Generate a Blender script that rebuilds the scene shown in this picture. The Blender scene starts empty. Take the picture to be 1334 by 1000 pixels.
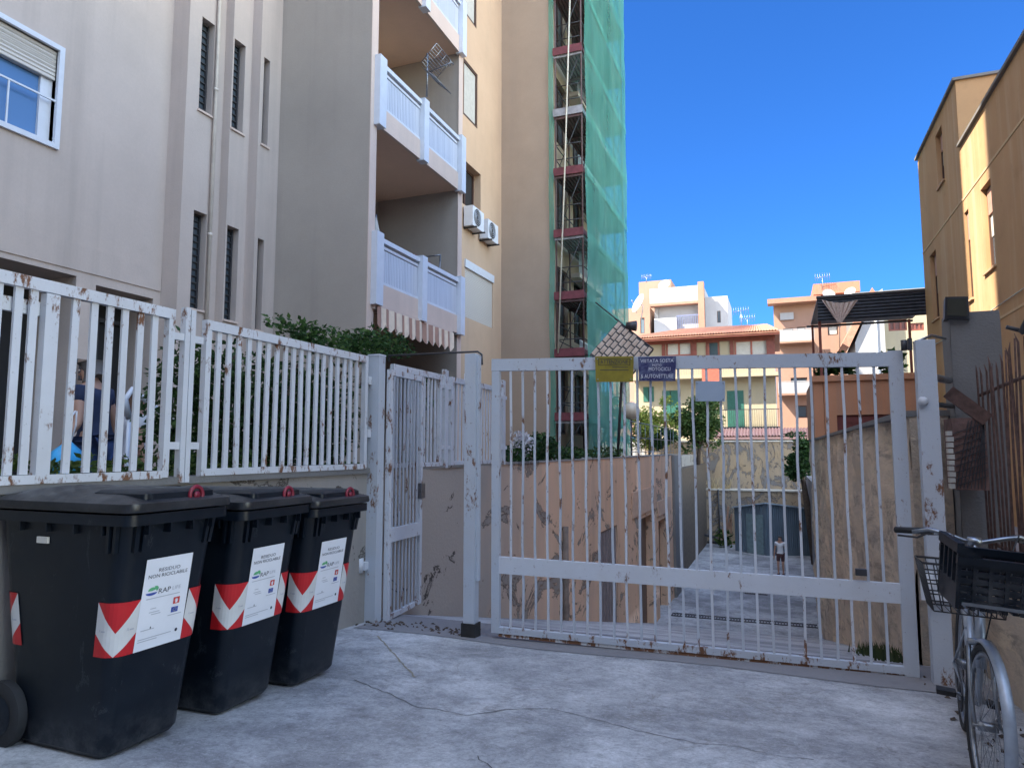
import bpy, math, random
from mathutils import Vector, Matrix
random.seed(7)
R=math.radians
SC=bpy.context.scene
COL=SC.collection
# ------------------------------------------------------------ camera
F=900.0; TH=R(21.05); PIT=math.atan(85/900.0)
cd=bpy.data.cameras.new('camera'); cd.sensor_width=36; cd.lens=36*F/1334; cd.clip_start=.05; cd.clip_end=3000
cam=bpy.data.objects.new('camera',cd); COL.objects.link(cam)
cam.location=(0,0,1.5); cam.rotation_euler=(math.pi/2+PIT,0,TH); SC.camera=cam
# ------------------------------------------------------------ sky and sun
EL=R(48); SX,SY=-.777,-.63
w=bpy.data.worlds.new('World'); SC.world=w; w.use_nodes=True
nt=w.node_tree; nt.nodes.clear()
sky=nt.nodes.new('ShaderNodeTexSky'); sky.sky_type='NISHITA'; sky.sun_disc=False
sky.sun_elevation=EL; sky.sun_rotation=math.atan2(SX,SY); sky.air_density=1.0; sky.dust_density=.6; sky.ozone_density=2.5
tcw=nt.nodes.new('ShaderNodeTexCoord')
# sky deepened ahead and boosted towards +X, an added fill for shaded faces
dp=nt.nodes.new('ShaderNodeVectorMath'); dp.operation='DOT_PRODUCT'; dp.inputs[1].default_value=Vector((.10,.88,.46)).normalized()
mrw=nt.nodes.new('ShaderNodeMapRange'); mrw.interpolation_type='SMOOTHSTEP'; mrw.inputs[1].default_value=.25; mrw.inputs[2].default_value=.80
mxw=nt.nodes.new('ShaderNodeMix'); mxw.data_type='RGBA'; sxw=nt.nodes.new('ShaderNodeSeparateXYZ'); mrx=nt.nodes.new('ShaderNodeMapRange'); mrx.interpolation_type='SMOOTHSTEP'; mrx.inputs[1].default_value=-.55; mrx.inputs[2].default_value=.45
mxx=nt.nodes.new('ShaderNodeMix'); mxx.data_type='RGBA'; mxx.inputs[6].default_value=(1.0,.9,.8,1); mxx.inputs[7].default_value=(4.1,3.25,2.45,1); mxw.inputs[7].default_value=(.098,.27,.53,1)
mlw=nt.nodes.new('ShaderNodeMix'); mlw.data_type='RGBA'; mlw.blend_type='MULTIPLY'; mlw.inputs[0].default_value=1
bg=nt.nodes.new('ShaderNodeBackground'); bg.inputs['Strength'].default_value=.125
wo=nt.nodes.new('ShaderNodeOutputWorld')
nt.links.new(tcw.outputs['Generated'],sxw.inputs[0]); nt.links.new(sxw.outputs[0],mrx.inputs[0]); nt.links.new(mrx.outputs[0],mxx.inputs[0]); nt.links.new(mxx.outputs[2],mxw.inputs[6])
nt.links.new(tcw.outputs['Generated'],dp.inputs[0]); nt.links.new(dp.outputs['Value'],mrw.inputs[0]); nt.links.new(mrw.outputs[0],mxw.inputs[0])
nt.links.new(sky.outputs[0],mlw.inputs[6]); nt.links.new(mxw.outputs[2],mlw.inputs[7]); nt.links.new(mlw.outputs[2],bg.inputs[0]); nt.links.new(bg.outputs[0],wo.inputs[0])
sl=bpy.data.lights.new('sun','SUN'); sl.energy=4.5; sl.angle=R(.5); sl.color=(1,.9,.74)
so=bpy.data.objects.new('sun',sl); COL.objects.link(so)
sv=Vector((SX*math.cos(EL),SY*math.cos(EL),math.sin(EL))); so.rotation_euler=sv.to_track_quat('Z','Y').to_euler()
SC.view_settings.view_transform='Standard'; SC.view_settings.look='None'; SC.view_settings.gamma=1
SC.view_settings.exposure=2.02
SC.cycles.max_bounces=7; SC.cycles.diffuse_bounces=4; SC.cycles.transparent_max_bounces=24
# ------------------------------------------------------------ measuring helpers
def ray(px,py):
    u=(px-667)/F; v=(500-py)/F
    f=Vector((-math.sin(TH)*math.cos(PIT),math.cos(TH)*math.cos(PIT),math.sin(PIT)))
    r=Vector((math.cos(TH),math.sin(TH),0)); up=r.cross(f)
    return f+u*r+v*up
def hit(px,py,x=None,y=None,z=None):
    d=ray(px,py); o=Vector((0,0,1.5))
    t=(x-o[0])/d[0] if x is not None else (y-o[1])/d[1] if y is not None else (z-o[2])/d[2]
    return o+t*d
def gz(y):
    if y<2.5: return 0.0
    if y<6.6: return -.06*(y-2.5)
    return max(-.246-.234*(y-6.6),-4.1)
# ------------------------------------------------------------ materials
MATS={}
class NT:
    def __init__(s,name):
        s.m=bpy.data.materials.new(name); s.m.use_nodes=True; s.t=s.m.node_tree; s.b=s.t.nodes['Principled BSDF']
        s.tc=s.t.nodes.new('ShaderNodeTexCoord')
    def n(s,typ,**k):
        q=s.t.nodes.new(typ)
        for a,v in k.items():
            if hasattr(q,a) and a not in q.inputs.keys(): setattr(q,a,v)
            else: q.inputs[a].default_value=v
        return q
    def l(s,a,b): s.t.links.new(a,b)
    def co(s,scale=(1,1,1),src='Object'):
        mp=s.n('ShaderNodeMapping'); mp.inputs['Scale'].default_value=scale; s.l(s.tc.outputs[src],mp.inputs['Vector']); return mp.outputs[0]
    def noise(s,scale,detail=5,rough=.6,sc=(1,1,1),dist=0,src='Object'):
        q=s.n('ShaderNodeTexNoise'); q.inputs['Scale'].default_value=scale; q.inputs['Detail'].default_value=detail
        q.inputs['Roughness'].default_value=rough; q.inputs['Distortion'].default_value=dist; s.l(s.co(sc,src),q.inputs['Vector']); return q.outputs['Fac']
    def ramp(s,fac,pts):
        q=s.n('ShaderNodeValToRGB'); e=q.color_ramp.elements
        while len(e)<len(pts): e.new(.5)
        for i,(p,c) in enumerate(pts):
            e[i].position=p; e[i].color=(c,c,c,1) if isinstance(c,(int,float)) else (*c,1)
        s.l(fac,q.inputs[0]); return q.outputs[0]
    def mix(s,fac,a,b,mode='MIX'):
        q=s.n('ShaderNodeMix',data_type='RGBA',blend_type=mode)
        for v,i in ((fac,0),(a,6),(b,7)):
            if isinstance(v,(int,float)): q.inputs[i].default_value=v
            elif isinstance(v,tuple): q.inputs[i].default_value=(*v,1)
            else: s.l(v,q.inputs[i])
        return q.outputs[2]
    def bump(s,h,st=.3,d=.02):
        q=s.n('ShaderNodeBump'); q.inputs['Strength'].default_value=st; q.inputs['Distance'].default_value=d
        s.l(h,q.inputs['Height']); s.l(q.outputs[0],s.b.inputs['Normal'])
    def done(s,col,rough=.8,metal=0,spec=None):
        if isinstance(col,tuple): s.b.inputs['Base Color'].default_value=(*col,1)
        else: s.l(col,s.b.inputs['Base Color'])
        if isinstance(rough,(int,float)): s.b.inputs['Roughness'].default_value=rough
        else: s.l(rough,s.b.inputs['Roughness'])
        s.b.inputs['Metallic'].default_value=metal
        if spec is not None: s.b.inputs['Specular IOR Level'].default_value=spec
        return s.m
def basic(name,col,rough=.6,metal=0,var=.12,scale=6,bump=0,spec=None):
    if name in MATS: return MATS[name]
    s=NT(name); f=s.noise(scale,5)
    c=s.mix(s.ramp(f,[(.3,0.),(.7,1.)]),tuple(x*(1-var) for x in col),tuple(min(1,x*(1+var)) for x in col))
    if bump: s.bump(s.noise(scale*8,3),bump,.01)
    MATS[name]=s.done(c,rough,metal,spec); return MATS[name]
def stucco(name,col,dirt=(.25,.22,.2),amt=.35,streak=.35,scale=.5,bump=.25,rough=.92):
    s=NT(name)
    a=s.ramp(s.noise(scale,6,.65),[(.35,0.),(.75,1.)])
    c=s.mix(a,col,tuple(x*.84 for x in col))
    st=s.ramp(s.noise(1.0,5,.6,(2.2,2.2,.12)),[(.5,0.),(.72,streak)])
    c=s.mix(st,c,dirt)
    pt=s.ramp(s.noise(scale*3,8,.7),[(.58,0.),(.72,amt)])
    c=s.mix(pt,c,tuple(x*.7 for x in col))
    c=s.mix(s.ramp(s.noise(30,3),[(.3,0.),(.7,.12)]),c,tuple(x*.6 for x in col))
    s.bump(s.noise(45,4),bump,.012)
    MATS[name]=s.done(c,rough,0,.2); return MATS[name]
def rustpaint(name,col=(.8,.81,.84),rust=(.12,.05,.025),amt=.585,dirty=.8):
    s=NT(name)
    c=s.mix(s.ramp(s.noise(2.5,5),[(.35,0.),(.75,.35*dirty*2)]),col,(.52,.52,.53))
    sp=s.n('ShaderNodeSeparateXYZ'); s.l(s.tc.outputs['Object'],sp.inputs[0])
    zr=s.ramp(sp.outputs[2],[(0.,.075),(.16,.0),(.90,.0),(1.,.045)])
    ad=s.n('ShaderNodeMath',operation='ADD'); s.l(s.noise(9,7,.75,(1,1,.45)),ad.inputs[0]); s.l(zr,ad.inputs[1])
    g=s.ramp(ad.outputs[0],[(amt+.012,0.),(amt+.07,1.)])
    rc=s.mix(s.noise(25,3),rust,(.24,.12,.065))
    c=s.mix(g,c,rc)
    g2=s.ramp(s.noise(34,7,.8),[(.635,0.),(.66,.85)])
    c=s.mix(g2,c,(.14,.10,.09))
    s.bump(s.noise(30,5,.7),.35,.006)
    MATS[name]=s.done(c,.55,0,.35); return MATS[name]
def glass(name,col=(.06,.08,.1),rough=.05):
    if name in MATS: return MATS[name]
    s=NT(name); s.bump(s.noise(2,2),.03,.02)
    MATS[name]=s.done(col,rough,0,.9); return MATS[name]
def leafmat(name,a,b,c=None):
    s=NT(name); g=s.n('ShaderNodeNewGeometry')
    pts=[(0.,a),(.6,b)]+([(1.,c)] if c else [])
    r=s.ramp(g.outputs['Random Per Island'],pts)
    tr=s.n('ShaderNodeBsdfTranslucent'); s.l(r,tr.inputs[0])
    s.done(r,.55,0,.3)
    mx=s.n('ShaderNodeMixShader'); mx.inputs[0].default_value=.3
    s.l(s.b.outputs[0],mx.inputs[1]); s.l(tr.outputs[0],mx.inputs[2])
    s.l(mx.outputs[0],s.t.nodes['Material Output'].inputs['Surface'])
    MATS[name]=s.m; return s.m
# facades
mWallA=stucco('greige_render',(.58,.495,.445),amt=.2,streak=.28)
mWallE=stucco('greige_render_block',(.43,.38,.33),amt=.2,streak=.28)  # darker greige copy, the block face's shade put into its colour
mWallO=stucco('ochre_render',(.60,.43,.30),amt=.15,streak=.12)
mWallN=stucco('brown_render',(.42,.325,.25),amt=.15,streak=.15)
mTrim=stucco('pale_pink_trim',(.72,.58,.50),amt=.1,streak=.15)
mSoffit=stucco('soffit_plaster',(.80,.58,.44),amt=.3,streak=0)
mRightB=stucco('ochre_brown_render',(.50,.31,.165),dirt=(.62,.52,.40),amt=.5,streak=.42,scale=.6)
mCream=stucco('cream_render',(.37,.32,.225),amt=.2,streak=.2)
mPink=stucco('pink_render',(.33,.20,.15),amt=.2,streak=.2)
mPinkD=stucco('salmon_render',(.33,.18,.13),amt=.2,streak=.25)
mWhiteW=stucco('white_render',(.35,.35,.37),amt=.15,streak=.2)
mOrange=stucco('orange_render',(.50,.26,.16),amt=.4,streak=.5)
mConc=stucco('grey_concrete',(.22,.215,.21),dirt=(.16,.15,.14),amt=.5,streak=.5,scale=1.4,bump=.5)
mDarkInt=basic('dark_interior',(.012,.012,.014),.7)  # near black stands in for the unlit depth behind openings
mWhiteP=basic('white_painted_metal',(.66,.69,.75),.4,var=.05)
mFrost=NT('frosted_panel'); 
_f=mFrost.ramp(mFrost.noise(9,3,.5,(1,5,.05)),[(.3,(.52,.55,.62)),(.7,(.66,.69,.76))]); mFrost=mFrost.done(_f,.35,0,.5)
mRust=rustpaint('rusty_white_paint',(.62,.64,.68))
mRustLess=rustpaint('chipped_white_paint',(.50,.54,.60),amt=.60,dirty=.9)
mBrown=basic('dark_brown_frame',(.07,.035,.025),.5)
mPane=glass('window_glass')
mCurt=basic('pale_curtain',(.48,.47,.43),.9,var=.1,scale=10)
mShut=NT('roller_shutter'); _w=mShut.n('ShaderNodeTexWave'); _w.bands_direction='Z'; _w.inputs['Scale'].default_value=6.0; mShut.l(mShut.co(),_w.inputs['Vector'])
mShut.bump(_w.outputs['Fac'],.6,.02); mShut=mShut.done((.58,.54,.49),.6)
mGreenSh=basic('green_shutter',(.02,.10,.075),.5,var=.3,scale=14)
mPlastic=NT('black_bin_plastic')
_c=mPlastic.mix(mPlastic.ramp(mPlastic.noise(3,6,.7),[(.45,0.),(.75,.6)]),(.0035,.007,.013),(.013,.019,.028))
_sp=mPlastic.n('ShaderNodeSeparateXYZ'); mPlastic.l(mPlastic.tc.outputs['Object'],_sp.inputs[0])
_d=mPlastic.mix(1.0,mPlastic.ramp(_sp.outputs[2],[(.0,.75),(.22,.0)]),mPlastic.ramp(mPlastic.noise(12,8,.75),[(.42,0.),(.68,1.)]),'MULTIPLY')
_c=mPlastic.mix(_d,_c,(.10,.10,.105))
_sc=mPlastic.ramp(mPlastic.noise(5,9,.8,(1,1,.35),2.0),[(.62,0.),(.64,.35),(.66,0.)])
_c=mPlastic.mix(_sc,_c,(.12,.13,.14))
_r=mPlastic.ramp(mPlastic.noise(6,5),[(.3,.30),(.7,.50)]); mPlastic.bump(mPlastic.noise(160,2),.12,.003); mPlastic=mPlastic.done(_c,_r,0,.32)
mLid=NT('weathered_lid_plastic')
_c=mLid.mix(mLid.ramp(mLid.noise(2.2,7,.7),[(.42,0.),(.72,1.)]),(.008,.010,.014),(.040,.041,.046))
mLid.bump(mLid.noise(60,4),.25,.004); mLid=mLid.done(_c,mLid.ramp(mLid.noise(5,5),[(.3,.25),(.7,.55)]),0,.5)
mRed=basic('red_reflective_film',(.50,.015,.02),.35,var=.1)
mWhiteF=basic('white_reflective_film',(.62,.62,.62),.4,var=.08)
mPaper=basic('white_sticker',(.74,.76,.82),.5,var=.04)
mInk=basic('dark_ink',(.03,.035,.06),.6)
mInkG=basic('grey_ink',(.42,.44,.50),.6)
mGreenI=basic('green_ink',(.12,.42,.20),.6)
mBlueI=basic('blue_ink',(.03,.07,.35),.6)
mRedI=basic('red_ink',(.55,.05,.04),.6)
mRubber=basic('black_rubber',(.018,.018,.02),.75,bump=.3)
mSteel=basic('worn_steel',(.27,.29,.32),.32,metal=.85,var=.2,scale=20)
mAlu=basic('silver_paint',(.30,.34,.40),.35,metal=.35,var=.18,scale=12)
mRustIron=basic('rusty_iron',(.11,.062,.05),.85,var=.4,scale=18,bump=.4)
mDkMetal=basic('dark_metal',(.04,.04,.045),.5,var=.2)
mTile=NT('terracotta_tile'); _t=mTile.ramp(mTile.noise(3,6,.7),[(.3,(.28,.12,.08)),(.7,(.42,.22,.15))]); mTile.bump(mTile.noise(20,4),.4,.02); mTile=mTile.done(_t,.85)
mTileG=NT('weathered_tile'); _t=mTileG.ramp(mTileG.noise(4,6,.7),[(.3,(.40,.29,.22)),(.7,(.60,.47,.37))]); mTileG=mTileG.done(_t,.9)
mTimber=basic('red_brown_timber',(.17,.045,.03),.6,var=.25)
mSkin=basic('skin',(.42,.24,.17),.55,var=.08)
mHair=basic('grey_hair',(.10,.09,.085),.8)
mNavy=basic('navy_cloth',(.018,.028,.07),.9,var=.2)
mJean=basic('denim_cloth',(.03,.06,.17),.9,var=.25)
mWhiteC=basic('white_cloth',(.70,.70,.72),.9)
mDarkC=basic('dark_red_cloth',(.09,.045,.05),.9)
mBag=basic('blue_plastic_bag',(.05,.38,.72),.4,var=.2,scale=10)
mTan=basic('tan_leather',(.30,.17,.11),.7)
mLeafD=leafmat('dark_leaves',(.012,.035,.012),(.03,.075,.02),(.06,.12,.03))
mLeafM=leafmat('mid_leaves',(.03,.07,.02),(.07,.13,.03),(.13,.18,.05))
mIvy=leafmat('ivy_leaves',(.018,.045,.015),(.04,.10,.025),(.09,.16,.04))
mGrass=leafmat('dull_grass',(.03,.05,.02),(.06,.08,.03))
mLeafY=leafmat('yellow_green_leaves',(.12,.18,.03),(.30,.36,.07),(.42,.42,.10))
mFlower=leafmat('white_petals',(.5,.5,.5),(.75,.75,.78),(.6,.5,.55))
mBark=basic('bark',(.09,.065,.05),.95,var=.3,scale=12,bump=.6)
mSoil=basic('garden_soil',(.10,.075,.055),.95,var=.3,scale=5,bump=.6)
mStraw=leafmat('dry_stalks',(.45,.33,.18),(.62,.5,.3))
# ground concrete
s=NT('worn_concrete')
c=s.mix(s.ramp(s.noise(.55,8,.68,dist=.4),[(.38,0.),(.60,1.)]),(.25,.25,.26),(.56,.56,.565))
c=s.mix(s.ramp(s.noise(2.2,10,.78,(1,1.3,1),.6),[(.48,0.),(.64,.65)]),c,(.22,.22,.235))
c=s.mix(s.ramp(s.noise(4.5,10,.8,dist=1.2),[(.57,0.),(.72,.45)]),c,(.58,.58,.61))
c=s.mix(s.ramp(s.noise(.9,9,.78),[(.55,0.),(.66,.7)]),c,(.20,.185,.175))
c=s.mix(s.ramp(s.noise(14,8,.8),[(.56,0.),(.66,.55)]),c,(.17,.165,.165))
c=s.mix(s.ramp(s.noise(70,4,.7),[(.60,0.),(.68,.6)]),c,(.66,.66,.66))
c=s.mix(1.0,c,s.ramp(s.noise(48,8,.85),[(.30,.62),(.52,1.),(.70,1.18)]),'MULTIPLY')
c=s.mix(1.0,c,s.ramp(s.noise(11,10,.82,(1,1.2,1),.5),[(.34,.70),(.55,1.05),(.75,1.15)]),'MULTIPLY')
c=s.mix(s.ramp(s.noise(1.7,10,.8,(1,.8,1),1.0),[(.57,0.),(.64,.55)]),c,(.17,.15,.13))
s.bump(s.noise(26,8,.75),.55,.012)
mGround=s.done(c,s.ramp(s.noise(4,5),[(.3,.6),(.7,.95)]),0,.35)
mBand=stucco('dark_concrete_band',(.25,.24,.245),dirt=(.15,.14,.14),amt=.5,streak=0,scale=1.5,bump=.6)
# peeling wall
def peel(name,colA,colB,grey,ymix=None,dens=.56,stk=.30):
    s=NT(name)
    c=s.mix(s.ramp(s.noise(.6,6,.65),[(.35,0.),(.7,1.)]),colA,colB)
    c=s.mix(s.ramp(s.noise(1.,6,.65,(3.2,1.2,.16)),[(.48,0.),(.68,stk)]),c,tuple(x*.62 for x in grey))
    if ymix:
        sp=s.n('ShaderNodeSeparateXYZ'); s.l(s.tc.outputs['Object'],sp.inputs[0])
        mr=s.n('ShaderNodeMapRange'); mr.inputs[1].default_value=ymix[0]; mr.inputs[2].default_value=ymix[1]; mr.inputs[3].default_value=1; mr.inputs[4].default_value=0
        ad=s.n('ShaderNodeMath',operation='ADD'); ns=s.noise(1.2,6,.7); s.l(sp.outputs[1],ad.inputs[0])
        mu=s.n('ShaderNodeMath',operation='MULTIPLY'); s.l(ns,mu.inputs[0]); mu.inputs[1].default_value=3.0; s.l(mu.outputs[0],ad.inputs[1]); s.l(ad.outputs[0],mr.inputs[0])
        c=s.mix(mr.outputs[0],c,grey)
    pk=s.noise(1.15,9,.72,(1,.45,.7),1.2)
    c=s.mix(s.ramp(pk,[(dens,0.),(dens+.02,1.)]),c,tuple(x*.8 for x in grey))
    edge=s.ramp(pk,[(dens-.015,0.),(dens-.002,1.),(dens+.02,0.)])
    c=s.mix(edge,c,(.05,.04,.035))
    pk2=s.noise(1.6,9,.75,(1.4,.55,.8),1.8)
    c=s.mix(s.ramp(pk2,[(.625,0.),(.64,.9)]),c,(.055,.045,.04))
    h=s.mix(.5,s.noise(22,6,.7),s.ramp(pk,[(dens,1.),(dens+.02,0.)]))
    s.bump(h,.6,.02); MATS[name]=s.done(c,.95,0,.15); return MATS[name]
mPeel=peel('peeling_peach_render',(.80,.52,.34),(.72,.49,.35),(.44,.375,.32),(-7.7,-4.6),.585)
mLowW=peel('old_grey_render',(.36,.34,.31),(.28,.26,.245),(.30,.28,.26),None,.60)
s=NT('rough_stone_render')
c=s.mix(s.ramp(s.noise(1.3,8,.7,(1,.3,1),.5),[(.36,0.),(.64,1.)]),(.50,.41,.33),(.80,.64,.48))
c=s.mix(s.ramp(s.noise(3.2,9,.75,(1,.28,1),.6),[(.50,0.),(.62,.8)]),c,(.30,.25,.21))
c=s.mix(s.ramp(s.noise(5.5,6,.7,(1,.3,1)),[(.56,0.),(.64,.8)]),c,(.74,.60,.44))
c=s.mix(s.ramp(s.noise(.7,5,.6),[(.5,0.),(.7,.5)]),c,(.40,.36,.33))
s.bump(s.noise(8,9,.75,(1,.35,1)),.9,.06); mStone=s.done(c,.95,0,.15)
mBackW=peel('ochre_mortar_wall',(.38,.28,.18),(.29,.235,.18),(.24,.22,.21),None,.54)
# green debris net
s=NT('green_debris_net'); tr=s.n('ShaderNodeBsdfTransparent'); mx=s.n('ShaderNodeMixShader')
s.l(s.ramp(s.noise(1.1,5,.6,(1,1,.35)),[(.3,.48),(.7,.68)]),mx.inputs[0]); s.done(s.ramp(s.noise(.8,4,.6,(1,1,.4)),[(.3,(.09,.40,.31)),(.7,(.20,.57,.45))]),.7)
tl=s.n('ShaderNodeBsdfTranslucent'); tl.inputs[0].default_value=(.08,.45,.33,1); mm=s.n('ShaderNodeMixShader'); mm.inputs[0].default_value=.45
s.l(s.b.outputs[0],mm.inputs[1]); s.l(tl.outputs[0],mm.inputs[2])
s.l(tr.outputs[0],mx.inputs[1]); s.l(mm.outputs[0],mx.inputs[2]); s.l(mx.outputs[0],s.t.nodes['Material Output'].inputs['Surface']); mNet=s.m
# ------------------------------------------------------------ mesh helpers
ORG={}
def org(o):
    v=Vector((0,0,0))
    while o is not None: v+=ORG.get(o.name,Vector((0,0,0))); o=o.parent
    return v
class MB:
    def __init__(s): s.v=[]; s.f=[]; s.sm=[]
    def add(s,vs,fs,smooth=False):
        b=len(s.v); s.v+= [tuple(v) for v in vs]; s.f+=[tuple(i+b for i in f) for f in fs]; s.sm+=[smooth]*len(fs); return s
    def bx(s,x0,x1,y0,y1,z0,z1):
        if x0>x1:x0,x1=x1,x0
        if y0>y1:y0,y1=y1,y0
        if z0>z1:z0,z1=z1,z0
        return s.add([(x0,y0,z0),(x1,y0,z0),(x1,y1,z0),(x0,y1,z0),(x0,y0,z1),(x1,y0,z1),(x1,y1,z1),(x0,y1,z1)],
          [(0,3,2,1),(4,5,6,7),(0,1,5,4),(1,2,6,5),(2,3,7,6),(3,0,4,7)])
    def bar(s,p0,p1,w,h,up=(0,0,1),ch=0):
        p0=Vector(p0);p1=Vector(p1);d=(p1-p0).normalized();u=Vector(up)
        if abs(d.dot(u))>.95:u=Vector((0,1,0)) if abs(d.y)<.9 else Vector((1,0,0))
        a=d.cross(u).normalized();b=a.cross(d).normalized();a=a*w/2;b=b*h/2
        vs=[p+i*a+j*b for p in (p0,p1) for i,j in ((-1,-1),(1,-1),(1,1),(-1,1))]
        return s.add(vs,[(0,1,2,3),(7,6,5,4),(0,4,5,1),(1,5,6,2),(2,6,7,3),(3,7,4,0)])
    def tube(s,pts,r,n=8,cap=True,closed=False):
        pts=[Vector(p) for p in pts]; m=len(pts); rr=r if isinstance(r,(list,tuple)) else [r]*m
        vs=[];fs=[];pa=None
        for i,p in enumerate(pts):
            if closed: d=(pts[(i+1)%m]-pts[i-1]).normalized()
            else: d=(pts[min(i+1,m-1)]-pts[max(i-1,0)]).normalized()
            if pa is None:
                t=Vector((0,0,1)) if abs(d.z)<.9 else Vector((1,0,0)); a=d.cross(t).normalized()
            else:
                a=pa-d*pa.dot(d); a=a.normalized() if a.length>1e-6 else pa
            pa=a;b=d.cross(a)
            for k in range(n):
                q=2*math.pi*k/n; vs.append(p+(a*math.cos(q)+b*math.sin(q))*rr[i])
        for i in range(m if closed else m-1):
            j=(i+1)%m
            for k in range(n): fs.append((i*n+k,i*n+(k+1)%n,j*n+(k+1)%n,j*n+k))
        if cap and not closed: fs.append(tuple(range(n))[::-1]); fs.append(tuple(range((m-1)*n,m*n)))
        return s.add(vs,fs,True)
    def loft(s,rings,cap0=True,cap1=True,smooth=True,closed=True):
        n=len(rings[0]); vs=[p for r in rings for p in r]; fs=[]
        for i in range(len(rings)-1):
            for k in range(n if closed else n-1): fs.append((i*n+k,i*n+(k+1)%n,(i+1)*n+(k+1)%n,(i+1)*n+k))
        s.add(vs,fs,smooth); b=len(s.v)-len(vs)
        if cap0: s.f.append(tuple(b+i for i in range(n))[::-1]); s.sm.append(False)
        if cap1: s.f.append(tuple(b+(len(rings)-1)*n+i for i in range(n))); s.sm.append(False)
        return s
    def poly(s,pts): return s.add(pts,[tuple(range(len(pts)))])
    def prism(s,pts,d):
        d=Vector(d); pts=[Vector(p) for p in pts]; n=len(pts)
        return s.add(pts+[p+d for p in pts],[tuple(range(n))[::-1],tuple(range(n,2*n))]+[(i,(i+1)%n,n+(i+1)%n,n+i) for i in range(n)])
    def build(s,name,mat,parent=None,local=False,auto=None):
        me=bpy.data.meshes.new(name); off=org(parent) if (parent is not None and not local) else Vector((0,0,0))
        me.from_pydata([Vector(v)-off for v in s.v],[],s.f); me.materials.append(mat)
        me.polygons.foreach_set('use_smooth',s.sm)
        me.update()
        if auto: me.set_sharp_from_angle(angle=R(auto))
        o=bpy.data.objects.new(name,me); COL.objects.link(o); o.parent=parent; return o
def tag(o,label=None,cat=None,group=None,kind=None):
    if label:o['label']=label
    if cat:o['category']=cat
    if group:o['group']=group
    if kind:o['kind']=kind
    return o
def thing(name,label,cat,loc,group=None,rot=None):
    o=bpy.data.objects.new(name,None); COL.objects.link(o); o.location=loc; o.empty_display_size=.2
    if rot:o.rotation_euler=rot
    tag(o,label,cat,group); ORG[o.name]=Vector(loc); return o
def solo(mb,name,mat,label,cat,loc=None,group=None,auto=None):
    o=mb.build(name,mat,auto=auto); me=o.data
    if loc is None:
        vs=s_=mb.v; loc=(sum(v[0] for v in vs)/len(vs),sum(v[1] for v in vs)/len(vs),min(v[2] for v in vs))
    L=Vector(loc); me.transform(Matrix.Translation(-L)); o.location=L
    return tag(o,label,cat,group)
def sc_(root):  # children
    return [o for o in root.children]
def copy_tree(o,parent=None,top=True):
    c=o.copy(); COL.objects.link(c)
    if parent is not None: c.parent=parent
    for ch in list(o.children): copy_tree(ch,c,False)
    return c
# planes for facades: P(a,b,d) -> point; d is depth inward
def PX(x,sgn=1): return lambda a,b,d=0:(x-sgn*d,a,b)     # face looking to +X (sgn 1) or -X (sgn -1); a=y b=z
def PY(y): return lambda a,b,d=0:(a,y+d,b)                # face looking to -Y; a=x b=z
def facade(mb,P,a0,a1,b0,b1,holes,dep=.2):
    A=sorted({a0,a1,*[h[0] for h in holes],*[h[1] for h in holes]}); B=sorted({b0,b1,*[h[2] for h in holes],*[h[3] for h in holes]})
    for i in range(len(A)-1):
        for j in range(len(B)-1):
            ca=(A[i]+A[i+1])/2; cb=(B[j]+B[j+1])/2
            if any(h[0]<ca<h[1] and h[2]<cb<h[3] for h in holes): continue
            mb.poly([P(A[i],B[j]),P(A[i+1],B[j]),P(A[i+1],B[j+1]),P(A[i],B[j+1])])
    for h in holes:
        d=h[4] if len(h)>4 else dep; c=[(h[0],h[2]),(h[1],h[2]),(h[1],h[3]),(h[0],h[3])]
        for k in range(4):
            p,q=c[k],c[(k+1)%4]; mb.poly([P(*p),P(*q),P(*q,d),P(*p,d)])
        mb.poly([P(*c[0],d),P(*c[1],d),P(*c[2],d),P(*c[3],d)])
    return mb
def pbox(mb,P,a0,a1,b0,b1,d0,d1):
    p=P(a0,b0,d0); q=P(a1,b1,d1); return mb.bx(p[0],q[0],p[1],q[1],p[2],q[2])
def window(parent,P,a0,a1,b0,b1,dep,frame=None,pane=None,mull=1,fw=.06,bars=0,name='window'):
    frame=frame or mBrown; pane=pane or mPane; m=MB(); d0=dep-.09; d1=dep-.02
    pbox(m,P,a0,a0+fw,b0,b1,d0,d1); pbox(m,P,a1-fw,a1,b0,b1,d0,d1); pbox(m,P,a0+fw,a1-fw,b0,b0+fw,d0,d1); pbox(m,P,a0+fw,a1-fw,b1-fw,b1,d0,d1)
    for i in range(1,mull):
        c=a0+(a1-a0)*i/mull; pbox(m,P,c-fw/2,c+fw/2,b0+fw,b1-fw,d0,d1)
    for i in range(1,bars+1):
        c=b0+(b1-b0)*i/(bars+1); pbox(m,P,a0+fw,a1-fw,c-fw/3,c+fw/3,d0+.01,d1)
    o=m.build(name,frame,parent); g=MB(); pbox(g,P,a0+fw,a1-fw,b0+fw,b1-fw,dep-.05,dep-.035); g.build('pane',pane,o); return o
def rrect(x0,x1,y0,y1,r,z,n=5):
    out=[]
    for cx,cy,a in ((x1-r,y0+r,-90),(x1-r,y1-r,0),(x0+r,y1-r,90),(x0+r,y0+r,180)):
        for i in range(n+1):
            q=R(a+90*i/n); out.append(Vector((cx+r*math.cos(q),cy+r*math.sin(q),z)))
    return out
_TX={}
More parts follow.
